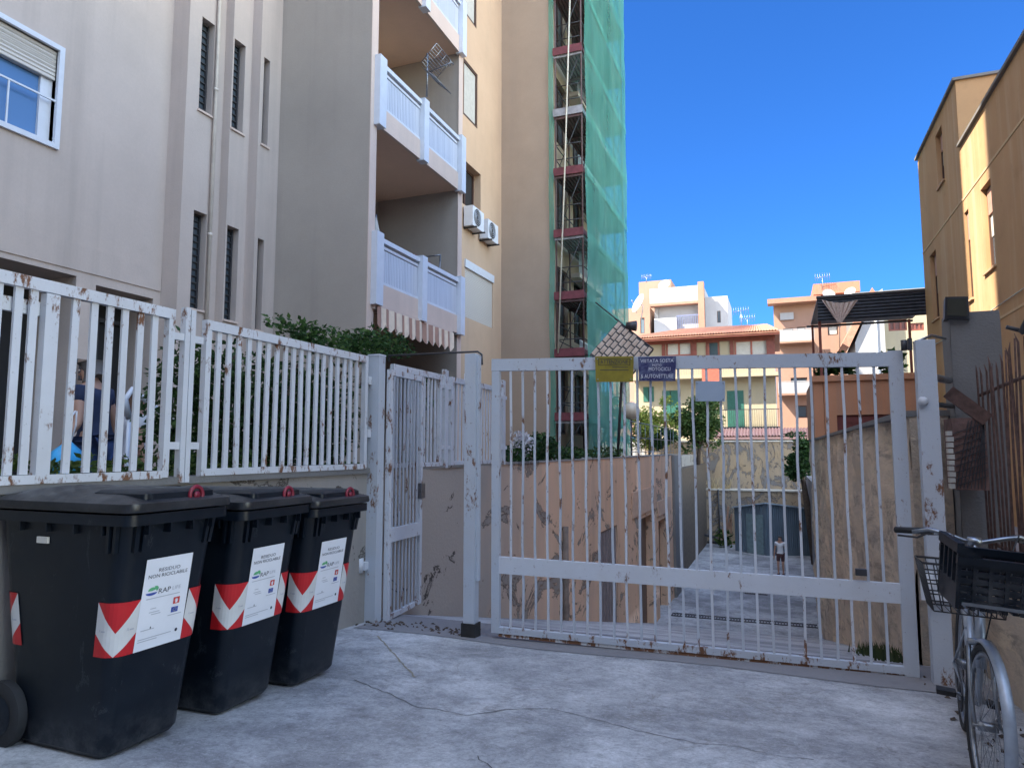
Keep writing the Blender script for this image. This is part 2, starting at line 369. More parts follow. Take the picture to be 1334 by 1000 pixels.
def text2d(s,h=1.0):
    if s in _TX: return _TX[s]
    cu=bpy.data.curves.new('t','FONT'); cu.body=s; cu.size=1; cu.resolution_u=2; o=bpy.data.objects.new('t',cu); COL.objects.link(o)
    dg=bpy.context.evaluated_depsgraph_get(); dg.update(); me=bpy.data.meshes.new_from_object(o.evaluated_get(dg))
    vs=[(v.co.x,v.co.y) for v in me.vertices]; fs=[tuple(p.vertices) for p in me.polygons]
    bpy.data.objects.remove(o); bpy.data.curves.remove(cu); bpy.data.meshes.remove(me)
    x0=min(v[0] for v in vs);x1=max(v[0] for v in vs); y0=min(v[1] for v in vs); y1=max(v[1] for v in vs)
    vs=[((v[0]-x0)/(x1-x0),(v[1]-y0)/(y1-y0)) for v in vs]; _TX[s]=(vs,fs,(x1-x0)/(y1-y0)); return _TX[s]
def put_text(mb,s,P,a0,a1,b0,b1):
    vs,fs,_=text2d(s); mb.add([P(a0+(a1-a0)*u,b0+(b1-b0)*v) for u,v in vs],fs)
def leaves(clumps,n,size,mb=None,flat=.0,droop=0):
    mb=mb or MB(); tot=sum(c[1][0]*c[1][1]*c[1][2] for c in clumps)
    for (c,r) in clumps:
        k=int(n*(r[0]*r[1]*r[2])/tot)+1
        for _ in range(k):
            while True:
                q=Vector((random.uniform(-1,1),random.uniform(-1,1),random.uniform(-1,1)))
                if .25<q.length<1: break
            q=q*(1/q.length)**.45 if random.random()<.5 else q
            p=Vector((c[0]+q.x*r[0],c[1]+q.y*r[1],c[2]+q.z*r[2]))
            s=size*random.uniform(.55,1.35)
            a=Vector((random.gauss(0,1),random.gauss(0,1),random.gauss(0,.6)-droop)).normalized(); b=a.cross(Vector((random.gauss(0,1),random.gauss(0,1),random.gauss(0,1)))).normalized()
            nn=a.cross(b)
            mb.add([p,p+a*s*.5+b*s*.27+nn*s*.06,p+a*s,p+a*s*.5-b*s*.27+nn*s*.06],[(0,1,2,3)])
    return mb
# ============================================================ SETTING
def X_(px,y,py=585): return hit(px,py,y=y)[0]
def Y_(px,x,py=585): return hit(px,py,x=x)[1]
def Z_(px,py,x=None,y=None): return hit(px,py,x=x,y=y)[2]
prof=[(-60,0),(2.5,0),(6.6,-.246),(23.07,-4.1),(44.6,-4.1),(44.62,2.0),(600,6)]
m=MB(); xs=[-300,-60,-12,-4,-1,1.4,4,60,300]
for i in range(len(prof)-1):
    for j in range(len(xs)-1):
        (ya,za),(yb,zb)=prof[i],prof[i+1]; m.poly([(xs[j],ya,za),(xs[j+1],ya,za),(xs[j+1],yb,zb),(xs[j],yb,zb)])
tag(m.build('ground',mGround),kind='structure')
m=MB(); m.bx(-30,-4.2,-20,44,-4.5,.62); m.bx(-4.21,-3.95,6.65,29.5,.9,1.2)
tag(m.build('garden_ground',mSoil),kind='structure')
m=MB(); m.bx(1.35,60,6.7,43,-4.5,0.02); tag(m.build('side_ground',mBand),kind='structure')
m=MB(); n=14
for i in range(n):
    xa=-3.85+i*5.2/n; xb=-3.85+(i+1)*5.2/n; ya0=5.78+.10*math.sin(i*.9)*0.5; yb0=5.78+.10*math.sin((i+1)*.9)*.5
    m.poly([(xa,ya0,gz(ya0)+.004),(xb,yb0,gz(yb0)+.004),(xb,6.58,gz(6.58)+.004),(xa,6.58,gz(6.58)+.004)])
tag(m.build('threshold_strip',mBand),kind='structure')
# cracks and drains
def crack(pts,w,seed):
    rnd=random.Random(seed); P=[ghit(*p) for p in pts]; out=[]
    for a,b in zip(P[:-1],P[1:]):
        k=max(2,int((b-a).length/.05))
        for i in range(k): out.append(a.lerp(b,i/k)+Vector((rnd.uniform(-.008,.008),rnd.uniform(-.008,.008),0)))
    out.append(P[-1]); m=MB()
    for a,b in zip(out[:-1],out[1:]):
        d=(b-a); d.z=0; d.normalize(); q=Vector((-d.y,d.x,0))*w*rnd.uniform(.5,1.2)/2
        m.poly([(*(a-q).xy,gz(a.y)+.003),(*(a+q).xy,gz(a.y)+.003),(*(b+q).xy,gz(b.y)+.003),(*(b-q).xy,gz(b.y)+.003)])
    return m
def ghit(px,py):
    d=ray(px,py); t=1
    while t<60:
        p=Vector((0,0,1.5))+d*t
        if p.z<gz(p.y): return p
        t+=.01
mCrack=basic('crack_shadow',(.09,.085,.085),.95)
m=crack([(462,886),(510,905),(545,922),(570,924),(607,932),(660,924),(715,923),(770,936),(830,952),(875,961),(905,968)],.006,1)
m2=crack([(620,985),(640,1000),(655,1015)],.006,2); m.add(m2.v,m2.f)
m2=crack([(905,968),(960,972),(1010,985),(1060,990)],.004,4); m.add(m2.v,m2.f)
tag(m.build('pavement_crack',mCrack),kind='structure')
m=crack([(492,828),(520,860),(540,882)],.014,3); tag(m.build('pavement_joint',basic('joint_filler',(.30,.26,.20),.95)),kind='structure')
def grate(nm,x0,x1,y0,y1,label):
    t=thing('drain_grate',label,'drain grate',((x0+x1)/2,(y0+y1)/2,gz(y0)))
    m=MB(); z=gz(y0)+.03; m.bx(x0,x1,y0,y0+.04,z-.05,z); m.bx(x0,x1,y1-.04,y1,z-.05,z); m.build('frame',mDkMetal,t)
    m=MB(); k=int((x1-x0)/.09)
    for i in range(k): a=x0+(x1-x0)*i/k; m.bx(a,a+.04,y0+.04,y1-.04,z-.04,z-.006)
    m.build('bars',mDkMetal,t)
grate('a',-3.6,.95,24.3,24.72,'long dark drainage grate across the foot of the ramp')
p=hit(970,773,z=-4.1); q=hit(1000,773,z=-4.1); grate('b',p.x,q.x,p.y,p.y+.5,'short dark drain grate in the yard beyond the long one')

# ============================================================ LEFT APARTMENT BLOCK
apt=thing('apartment_block','greige stepped apartment block with slit windows and stacked white balconies','apartment building',(-9,8,1))
XA,XB,XC,XD=-9.05,-8.70,-8.53,-8.33
yA=8.03; yB=Y_(284,XB,300); yC=Y_(320,XC,300); PA=PX(XA)
winA=(4.35,6.17,5.62,6.93); doors=[(3.3,6.63,.64,3.9,.9),(6.93,7.9,.64,3.84,.7)]
hA=[winA+(.16,)]+doors+[(a,a+1.8,b,b+1.33,.16) for a in (4.35,-1.5,-7) for b in (5.62+3.2,5.62+6.4,5.62+9.6)]+[(a,a+1.8,5.62,6.95,.16) for a in (-1.5,-7)]
mw=MB(); facade(mw,PA,-20,yA,.5,20.5,hA,.16)
# step B, C, D with slit windows
def slit(px0,px1,x,zs): return [(Y_(px0,x,200),Y_(px1,x,200),a,b,.22) for a,b in zs]
z1=Z_(262,20,x=XB); z2=Z_(255,140,x=XB); dz=z1-Z_(250,272,x=XB)
zsB=[(z2+k*dz,z1+k*dz) for k in (-1,0,1,2,3)]
hB=slit(256,273,XB,zsB); hC=slit(300,315,XC,[(a-.1,b-.1) for a,b in zsB]); hD=slit(340,348,XD,[(a-.2,b-.2) for a,b in zsB])
facade(mw,PX(XB),yA,yB,.9,20.5,hB); facade(mw,PX(XC),yB,yC,.9,20.5,hC); facade(mw,PX(XD),yC,9.8,.9,27,hD)
for x0,x1,y in ((XA,XB,yA),(XB,XC,yB),(XC,XD,yC)): mw.poly([(x0,y,.9),(x1,y,.9),(x1,y,20.5),(x0,y,20.5)])
mw.bx(-22,-9.98,-20,9.79,0,20.45); mw.bx(-9.98,XA-.02,-20,yA-.0,20.2,20.46); mw.bx(-9.98,-9.10,-20,3.2,7.2,8.0)
mw.bx(-9.99,XA-.2,3.2,8.0,4.2,5.3); mw.bx(-9.99,XA+.02,yA+.02,9.78,.9,20.4)
mw.bx(-12,-9.2,-20,3.2,20.5,33)  # unseen upper block, added so its shadow bounds the townhouse's sunlit strip
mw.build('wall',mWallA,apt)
m=MB(); m.bx(XA-.001,XA+.02,-20,3.28,4.12,4.2); m.bx(XA,XA+.018,-20,yA-.01,3.98,4.34); m.build('string_course',mWallA,apt)
# E block
me_=MB()
me_.poly([(XD,9.8,.9),(-6.4,9.8,.9),(-6.4,9.8,27),(XD,9.8,27)])
me_.bx(-6.6,-6.4,9.803,10.0,.9,26.99); me_.bx(-8.42,-6.6,9.803,10.0,.9,26.98)
me_.bx(-8.42,-6.4,13.32,13.5,.9,26.97); me_.bx(-22,-8.42,9.803,13.5,.9,26.96)
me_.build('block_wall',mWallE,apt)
m=MB(); m.bx(-6.398,-6.385,9.798,10.0,.9,26.9); m.bx(-6.398,-6.385,13.3,13.5,.9,26.9); m.build('corner_trim',mTrim,apt)
ZS=[4.0,7.17,10.34,13.5,16.7,19.9,23.1]
for z in ZS: m=MB(); m.bx(-8.42,-6.42,10.001,13.319,z,z+.3); m.build('balcony_slab',mSoffit,apt)
m=MB(); m.bx(-8.42,-6.42,10.001,13.319,26.4,26.9); m.build('roof_slab',mSoffit,apt)
for z in ZS: m=MB(); m.bx(-6.419,-6.36,10.001,13.30,z-.02,z+.36); m.build('slab_edge',mTrim,apt)
for z in ZS: m=MB(); pbox(m,PX(-8.42),10.6,12.9,z+.3,z+2.6,-.03,-.01); m.build('balcony_door',mShut,apt)
tk=MB(); tk.bx(-9.7,-9.1,4.6,11,28.5,33); tk.bx(-9.6,-9.2,9.9,10.9,26.9,28.5); tk.build('sun_block_slab',mConc,apt)  # unseen slab added to keep sun off the townhouse's upper notch wall
# big window of wall A
for (a0,a1,b0,b1,*_r) in [hA[0]]+hA[3:]:
    big=(a0,b0)==winA[:1]+winA[2:3]
    m=MB(); e=.07
    pbox(m,PA,a0-e,a0,b0-e,b1+e,-.05,.14); pbox(m,PA,a1,a1+e,b0-e,b1+e,-.05,.14); pbox(m,PA,a0,a1,b1,b1+e,-.05,.14); pbox(m,PA,a0,a1,b0-e,b0,-.05,.14)
    f=m.build('window',mWhiteP,apt)
    m=MB(); pbox(m,PA,a0,a1,b1-.42,b1,.03,.10)
    for k in range(7): pbox(m,PA,a0,a1,b1-.42+.06*k,b1-.42+.06*k+.045,.022,.032)
    m.build('roller_shutter',mShut,f)
    m=MB()
    for c0,c1 in ((a0,a0+.06),((a0+a1)/2-.06,(a0+a1)/2+.06),(a1-.16,a1)): pbox(m,PA,c0,c1,b0,b1-.42,.07,.13)
    pbox(m,PA,a0+.06,a1-.16,b0,b0+.06,.08,.13); m.build('sash',mWhiteP,f)
    m=MB(); pbox(m,PA,a0+.05,a1-.1,b0+.04,b1-.42,.11,.125); m.build('pane',glass('sky_reflection_glass',(.09,.20,.40),.03),f)  # blue sky reflection is put into the pane colour
    m=MB(); zt=b0+.58; pbox(m,PA,a0,a1,zt,zt+.025,-.02,.0)
    for k in (0,.33,.66): pbox(m,PA,a0+(a1-a0)*k,a0+(a1-a0)*k+.02,b0,zt,-.018,-.002)
    m.build('window_rail',mWhiteP,f)
for h,X in [(h,XB) for h in hB]+[(h,XC) for h in hC]+[(h,XD) for h in hD]:
    P=PX(X); o=window(apt,P,h[0]+.002,h[1]-.002,h[2]+.002,h[3]-.002,.21,frame=mDkMetal,fw=.03,bars=13)
    m=MB(); pbox(m,P,h[0]-.03,h[1]+.03,h[2]-.035,h[2]-.002,-.035,.05); m.build('sill',mTrim,o)
for i,h in enumerate(doors):
    P=PA; m=MB(); pbox(m,P,h[0],h[1],h[2],h[3],h[4]-.05,h[4]-.01); d=m.build('doorway',mDarkInt,apt)
    m=MB()
    for k in range(4 if i==0 else 2):
        a=h[0]+(h[1]-h[0])*(k+.0)/(4 if i==0 else 2); pbox(m,P,a,a+.05,h[2],h[3]-.35,h[4]-.12,h[4]-.06)
    pbox(m,P,h[0],h[1],h[3]-.4,h[3]-.34,h[4]-.12,h[4]-.06); m.build('door_frame',mDkMetal,d)
m=MB(); pbox(m,PA,6.70,6.84,2.25,2.75,-.03,0.0); o=m.build('intercom_panel',mSteel,apt); m=MB(); pbox(m,PA,6.72,6.82,2.45,2.7,-.036,-.031); m.build('screen',mDkMetal,o)
m=MB(); yp=Y_(278,XB+.05,200); m.tube([(XB+.05,yp,.9),(XB+.05,yp,20.3)],.03,8)
for z in (2.5,5,7.5,10,14): m.tube([(XB+.05,yp,z),(XB+.05,yp,z+.05)],.038,8)
m.build('drain_pipe',basic('cream_pipe',(.62,.55,.48),.6),apt)
# balcony railings (children: parts)
for z in ZS:
    b0=z+.36; m=MB()
    m.bx(-6.43,-6.33,10.0,13.33,z+1.09,z+1.17); m.bx(-6.41,-6.37,10.1,13.2,b0,b0+.05); m.bx(-6.41,-6.37,10.1,13.2,z+1.0,z+1.05)
    rl=m.build('balcony_railing',mWhiteP,apt)
    for ya,yb in ((9.9,10.12),(11.52,11.72),(13.24,13.45)):
        m=MB(); m.bx(-6.44,-6.27,ya,yb,z-.05,z+1.22); m.build('post',mWhiteP,rl)
    for ya,yb in ((10.12,11.52),(11.72,13.24)):
        m=MB(); n=int((yb-ya)/.055)
        for k in range(n):
            a=ya+(yb-ya)*k/n; m.bx(-6.405,-6.38,a,a+(yb-ya)/n*.84,b0+.05,z+.98)
        m.build('infill_panel',mFrost,rl)
# awning under first balcony
aw=thing('awning','beige striped awning with scalloped edge below the lowest balcony','awning',(-6.4,11.5,3.6))
m=MB(); m.bar((-6.40,9.95,3.93),(-6.40,13.0,3.93),.12,.1); m.build('cassette',mTrim,aw)
mA=MB(); mB2=MB(); n=44
for i in range(n):
    a=10.0+2.95*i/n; b=10.0+2.95*(i+1)/n; mm_=mA if (i//2)%2 else mB2
    lo=lambda yy:3.62-.10*abs(math.sin((yy-10)/2.95*math.pi*11)); 
    xo=lambda yy:-6.30+.018*math.sin((yy-10)*26)
    mm_.poly([(xo(a),a,lo(a)),(xo(b),b,lo(b)),(xo(b)-.01,b,3.93),(xo(a)-.01,a,3.93)])
    mm_.poly([(xo(a)-.01,a,3.93),(xo(b)-.01,b,3.93),(-7.1,b,4.02),(-7.1,a,4.02)])
mA.build('pale_stripe',basic('cream_canvas',(.80,.66,.52),.9),aw); mB2.build('tan_stripe',basic('tan_canvas',(.42,.25,.19),.9),aw)
# things on the balconies
def antenna_grid(name,label,c,ax=(1,0,0)):
    t=thing(name,label,'antenna',c); m=MB(); c=Vector(c)
    m.tube([c+Vector((0,0,-.15)),c+Vector((0,0,.75))],.02,6); m.build('mast',mSteel,t)
    m=MB()
    for s_ in (-1,1):
        for k in range(7):
            z=.12+k*.075; x=.30+.03*k
            p=c+Vector((.05,s_*0,z+.05)); 
        for k in range(9):
            q=k/8; m.tube([c+Vector((.05+.32*q,-.32,.35+s_*(.05+.30*q))),c+Vector((.05+.32*q,.32,.35+s_*(.05+.30*q)))],.008,4)
        for y in (-.32,-.1,.1,.32): m.tube([c+Vector((.05,y,.35+s_*.05)),c+Vector((.37,y,.35+s_*.35))],.008,4)
    m.build('reflector',mSteel,t)
    m=MB(); m.tube([c+Vector((0,0,.35)),c+Vector((.55,.0,.45))],.014,5)
    for k in range(4): m.tube([c+Vector((.3+.08*k,-.09,.42+.01*k)),c+Vector((.3+.08*k,.09,.42+.01*k))],.008,4)
    m.build('boom',mSteel,t)
antenna_grid('antenna','grid reflector television antenna mounted on the second balcony railing',(-6.28,11.62,8.60))
t=thing('folded_parasol','folded cream parasol standing behind the lowest balcony railing','parasol',(-6.6,10.36,4.3))
m=MB(); m.tube([(-6.6,10.36,4.3),(-6.6,10.36,5.68)],.02,6); m.build('pole',mSteel,t)
m=MB(); m.tube([(-6.6,10.36,4.75),(-6.6,10.37,5.1),(-6.6,10.36,5.64)],[.17,.13,.015],10); m.build('canopy',mCurt,t)
t=thing('wooden_table','brown wooden folding table on the lowest balcony','table',(-6.95,12.1,4.3))
m=MB(); m.bx(-7.35,-6.6,11.75,12.45,5.30,5.345); m.build('tabletop',mTimber,t)
for a,b in ((-7.3,11.8),(-6.65,11.8),(-7.3,12.4),(-6.65,12.4)): m=MB(); m.bx(a-.02,a+.02,b-.02,b+.02,4.3,5.30); m.build('leg',mTimber,t)
t=thing('folding_chair','metal framed folding chair at the far end of the lowest balcony','chair',(-6.75,12.95,4.3))
m=MB()
for a in (-7.0,-6.6): m.tube([(a,12.8,4.3),(a,12.85,5.2),(a,12.9,5.62)],.016,6)
m.tube([(-7.0,12.9,5.62),(-6.6,12.9,5.62)],.016,6); m.build('frame',mSteel,t); m=MB(); m.bx(-7.0,-6.6,12.55,12.82,4.8,4.83); m.build('seat',mNavy,t)
bb_=thing('apartment_block','plain unseen apartment block added behind the viewer to cut sky light','apartment building',(3,-16,0))  # added out of view so camera-facing walls receive less sky light
hB_=[(x,x+1.2,z,z+1.5,.15) for x in range(-12,18,3) for z in (1.5,4.7,7.9,11.1,14.3)]
m=MB(); facade(m,lambda a,b,d=0:(a,-15-d,b),-26,34,-.1,22,hB_); m.bx(-26,34,-26,-15.3,-.1,21.9); m.build('wall',mWallE,bb_)
for h in hB_: window(bb_,lambda a,b,d=0:(a,-15-d,b),h[0]+.01,h[1]-.01,h[2]+.01,h[3]-.01,.12,mull=2)
# ============================================================ OCHRE BLOCK O
ob=thing('apartment_block','tall ochre apartment block with brown windows and air conditioners, behind the balconies','apartment building',(-9,17,1))
XO=-8.5; P=PX(XO); hO=[]
for k in range(-1,4):
    z=5.38+k*3.35
    if k!=0 and z>1: hO.append((18.0,19.07,z+.0,z+1.75,.14))
hO=[(18.2,20.35,5.38,7.09,.08),(18.0,19.34,8.75,10.12,.35),(18.0,19.06,11.5,13.28,.12),(18.0,18.95,14.75,16.4,.12),(18.0,18.95,18.1,19.8,.12),(15,16.2,8.75,10.1,.12),(15,16.2,12.1,13.4,.12),(18.2,18.75,3.2,3.7,.1)]
m=MB(); facade(m,P,13.5,21.08,.9,27,hO); m.bx(-22,-8.9,13.51,21.07,.9,26.9); m.build('wall',mWallO,ob)
h=hO[0]; m=MB(); pbox(m,P,h[0],h[1],h[2],h[3]-.22,.03,.07); o=m.build('roller_shutter',mShut,ob); m=MB(); pbox(m,P,h[0]-.03,h[1]+.03,h[3]-.22,h[3]+.02,-.04,.06); m.build('shutter_box',mWhiteP,o)
h=hO[1]; o=window(ob,P,h[0],h[1],h[2],h[3],.33,pane=mDarkInt,mull=2)
for h in hO[2:7]:
    o=window(ob,P,h[0]+.01,h[1]-.01,h[2]+.01,h[3]-.01,.10,pane=mCurt,fw=.07)
h=hO[7]; window(ob,P,h[0],h[1],h[2],h[3],.08,frame=mWhiteP,pane=mCurt)
def ac(loc,label):
    t=thing('air_conditioner',label,'air conditioner',loc,'air conditioner units on the ochre wall'); x,y,z=loc
    m=MB(); m.bx(x+.05,x+.34,y,y+.82,z,z+.60); b=m.build('casing',mWhiteP,t)
    m=MB(); m.tube([(x+.342,y+.32,z+.31),(x+.35,y+.32,z+.31)],.25,20); g=m.build('fan_grille',mDkMetal,t)
    m=MB()
    for r in (.08,.14,.2,.26): m.tube([(x+.355,y+.32+r*math.cos(a*math.pi/8),z+.31+r*math.sin(a*math.pi/8)) for a in range(16)],.006,4,closed=True)
    m.build('guard_ring',mWhiteP,g)
    m=MB(); m.bx(x,x+.42,y+.1,y+.14,z-.05,z-.01); m.bx(x,x+.42,y+.7,y+.74,z-.05,z-.01); m.build('bracket',mDkMetal,t)
ac((XO,18.0,8.05),'white air conditioner nearer the balconies, under the dark open window'); ac((XO,19.15,8.0),'white air conditioner farther along the ochre wall, near its corner')
# ============================================================ BLOCK N + SCAFFOLD
nb=thing('apartment_block','brown rendered block wrapped in scaffold and green netting','apartment building',(-8,24,1))
P=PX(-6.7); hN=[]
for k in range(7):
    for a in (21.6,23.6,25.6): hN.append((a,a+1.2,2.0+3.3*k,4.3+3.3*k,.25))
m=MB(); facade(m,P,21.08,27.5,.9,27,hN); m.poly([(-8.55,21.08,.9),(-6.7,21.08,.9),(-6.7,21.08,27),(-8.55,21.08,27)])
m.bx(-18,-7.1,21.1,27.45,.9,26.9); m.bx(-18,-8.6,27.5,35.5,.9,25); m.build('wall',mWallN,nb)  # second box is an unseen rear block, sized to shade the yard
for h in hN: window(nb,P,h[0]+.01,h[1]-.01,h[2]+.01,h[3]-.01,.2,mull=2)
for k in range(1,7):
    m=MB(); z=1.0+3.3*k; m.bx(-6.69,-6.25,22.8,26.2,z-.15,z); b=m.build('balcony',mTrim,nb); m=MB()
    m.bx(-6.29,-6.25,22.8,26.2,z+.9,z+.95)
    for j in range(24): m.bx(-6.28,-6.26,22.8+j*.147,22.83+j*.147,z,z+.9)
    m.build('railing',mWhiteP,b)
mScB=basic('brown_scaffold_steel',(.12,.07,.07),.6,var=.3)
scf=thing('scaffold','tall scaffold tower with dark decks, wrapped in green debris netting','scaffold',(-6.1,24,1.2))
zs=[1.2,2.46,4.5,6.35,8.41,10.48,12.5,14.63,16.7,18.8,20.9,23.0]
for x in (-6.55,-5.66):
    for y in (21.05,22.6,24.2,25.8,27.4):
        m=MB(); m.tube([(x,y,1.0),(x,y,24.3)],.028,6); m.build('upright',mScB,scf)
mDeckR=basic('dark_red_deck',(.16,.04,.05),.7,var=.3); mDeckG=basic('galvanised_deck',(.30,.30,.32),.6,var=.3)
for i,z in enumerate(zs[1:]):
    m=MB()
    for k in range(8): m.bx(-6.6+k*.12,-6.52+k*.12,21.0,27.45,z-.07,z-.02)
    m.bx(-6.6,-5.66,21.0,27.45,z-.02,z)
    for y in (21.05,22.6,24.2,25.8,27.4): m.bx(-6.6,-5.64,y-.03,y+.03,z-.14,z-.07)
    d=m.build('deck',mScB if i%3 else mDeckG,scf)
    m=MB(); m.bx(-6.62,-5.62,20.965,20.995,z-.06,z+.2); m.bx(-5.66,-5.63,21.0,27.45,z,z+.16); m.build('toe_board',mDeckG if i==5 else mDeckR,d)
    m=MB()
    for dz_ in (.5,1.0):
        for x in (-6.55,-5.66): m.tube([(x,21.05,z+dz_),(x,27.4,z+dz_)],.018,5)
        m.tube([(-6.55,21.05,z+dz_),(-5.66,21.05,z+dz_)],.018,5); m.tube([(-6.55,27.4,z+dz_),(-5.66,27.4,z+dz_)],.018,5)
    m.build('guard_rail',mDkMetal,d)
m=MB()
for i in range(len(zs)-1):
    a,b=(21.05,22.6) if i%2 else (22.6,24.2)
    m.tube([(-5.66,a,zs[i]),(-5.66,b,zs[i+1])],.018,5); m.tube([(-5.66,25.8,zs[i]),(-5.66,27.4,zs[i+1])],.018,5); m.tube([(-6.55,21.05,zs[i]),(-5.66,21.05,zs[i+1])],.014,5)
m.build('brace',mDkMetal,scf)
def sheet(P,a0,a1,b0,b1,na,nb_,amp,seed):
    rn=random.Random(seed); m=MB(); ph=[rn.uniform(0,6) for _ in range(6)]; vs=[];fs=[]
    for i in range(na+1):
        for j in range(nb_+1):
            a=a0+(a1-a0)*i/na; b=b0+(b1-b0)*j/nb_
            d=amp*(math.sin(a*2.1+ph[0])*math.sin(b*1.5+ph[1])+.5*math.sin(a*5+b*1.1+ph[2])+.3*math.sin(b*4.2+ph[3]))
            vs.append(P(a,b,d))
    for i in range(na):
        for j in range(nb_): k=i*(nb_+1)+j; fs.append((k,k+nb_+1,k+nb_+2,k+1))
    return m.add(vs,fs,True)
m=sheet(PX(-5.52),21.0,27.5,1.25,24.3,40,130,.022,1); q=sheet(PY(21.0),-6.78,-6.60,1.25,24.3,4,130,.05,2); m.add(q.v,q.f,True)
q=sheet(PY(27.5),-6.7,-5.52,1.25,24.3,8,130,.04,3); m.add(q.v,q.f,True); m.build('debris_net',mNet,scf)
for z in zs[1:]:
    m=MB(); m.poly([(-5.50,21.02,z-.14),(-5.50,27.48,z-.14),(-5.50,27.48,z+.10),(-5.50,21.02,z+.10)]); m.build('net_seam',mNet,scf)
m=MB(); a=hit(743,-20,y=20.9); b=hit(727,460,y=20.9); m.tube([a,a.lerp(b,.5)+Vector((.02,0,0)),b],.025,6)
solo(m,'hoist_rope',basic('pale_rope',(.62,.58,.48),.9),'pale hoist rope hanging down the open end of the scaffold','rope')

# ============================================================ RETAINING WALLS
lw=thing('low_wall','grey concrete plinth wall under the white fence behind the bins','wall',(-4,2,0))
m=MB(); m.bx(-4.15,-3.92,-8,6.3,-.6,1.26); m.build('wall',mLowW,lw); m=MB(); m.bx(-4.18,-3.885,-8,6.3,1.26,1.31); m.build('coping',mConc,lw)
rw=thing('retaining_wall','peeling peach retaining wall with garage openings along the ramp','retaining wall',(-4,18,-2))
PW=PX(-3.9); g=[(15.75,17.5,-3.2,-.40,.12),(20.4,23.1,-4.15,-.56,.35),(23.95,25.9,-4.15,-.93,.35)]
def roughwall(P,a0,a1,b0,b1,step,amp,holes=(),seed=0):
    A=[a0];
    while A[-1]<a1-step*1.01: A.append(A[-1]+step)
    A.append(a1); B=[b0]
    while B[-1]<b1-step*1.01: B.append(B[-1]+step)
    B.append(b1)
    for h in holes: A+= [h[0],h[1]]; B+=[h[2],h[3]]
    A=sorted(set(A));B=sorted(set(B)); from mathutils import noise as N_
    m=MB(); vs=[P(a,b,amp*N_.fractal(Vector((a*1.3+seed,b*1.3,seed)),.8,2,4)) for a in A for b in B]; fs=[]; nb_=len(B)
    for i in range(len(A)-1):
        for j in range(nb_-1):
            ca=(A[i]+A[i+1])/2; cb=(B[j]+B[j+1])/2
            if any(h[0]<ca<h[1] and h[2]<cb<h[3] for h in holes): continue
            fs.append((i*nb_+j,(i+1)*nb_+j,(i+1)*nb_+j+1,i*nb_+j+1))
    m.add(vs,fs,True)
    for h in holes:
        c=[(h[0],h[2]),(h[1],h[2]),(h[1],h[3]),(h[0],h[3])]
        for k in range(4): p_,q_=c[k],c[(k+1)%4]; m.poly([P(*p_,0),P(*q_,0),P(*q_,h[4]),P(*p_,h[4])])
        m.poly([P(*x,h[4]) for x in c])
    return m
m=roughwall(PW,6.3,29.6,-4.4,1.27,.3,.02,g,3); m.bx(-4.4,-4.28,6.31,29.6,-4.4,1.25); m.poly([(-3.9,29.6,-4.4),(-4.4,29.6,-4.4),(-4.4,29.6,1.27),(-3.9,29.6,1.27)]); m.build('wall',mPeel,rw)
m=MB(); m.bx(-4.42,-3.885,6.3,29.62,1.27,1.30); m.build('coping',mLowW,rw)
m=MB(); pbox(m,PW,27.3,29.55,-4.3,1.26,-.1,-.005); m.build('pilaster',mConc,rw)
m=MB(); pbox(m,PW,19.4,23.4,-.42,.30,-.05,-.01); pbox(m,PW,23.7,26.6,-.75,-.25,-.05,-.01); m.build('lintel',basic('peach_lintel',(.62,.42,.30),.9,bump=.3),rw)
m=MB(); pbox(m,PW,15.75,17.5,-3.2,-.4,.04,.10)
for k in range(6): pbox(m,PW,15.85+k*.28,15.97+k*.28,-3.2,-.45,.0,.04)
m.build('slatted_shutter',basic('grey_purple_shutter',(.26,.21,.20),.8),rw)
for h in g[1:]: m=MB(); pbox(m,PW,h[0],h[1],h[2],h[3],.28,.33); m.build('garage_door',basic('brown_garage_door',(.17,.11,.08),.7,bump=.3),rw)
m=MB(); y=Y_(736,-3.85,700); m.tube([(-3.84,y,Z_(736,686,x=-3.84)),(-3.84,y,-4.05)],.06,8); m.build('drain_pipe',basic('rusty_pipe',(.20,.15,.12),.8,var=.3),rw)
yw=thing('yard_wall','grey wall with dark steel door set back beyond the retaining wall','wall',(-4.8,37,-4.1))
m=MB(); m.bx(-5,-4.6,29.65,43.4,-4.3,1.2); m.build('wall',mLowW,yw); m=MB(); m.bx(-4.6,-4.57,30.5,33.5,-4.08,-1.3); m.build('steel_door',basic('dark_blue_steel_door',(.03,.045,.07),.5),yw)
rr=thing('ramp_side_wall','rough stained stone wall along the right side of the ramp','retaining wall',(1.2,16,-2))
m=roughwall(PX(1.05,-1),6.75,27,-4.4,1.78,.22,.09,(),9); m.bx(1.18,1.34,6.76,27,-4.4,1.70)
m.poly([(1.05,6.75,-4.4),(1.34,6.75,-4.4),(1.34,6.75,1.78),(1.05,6.75,1.78)]); m.build('wall',mStone,rr)
m=MB(); m.bx(1.0,1.4,6.74,27,1.78,1.83); m.build('coping',mConc,rr)
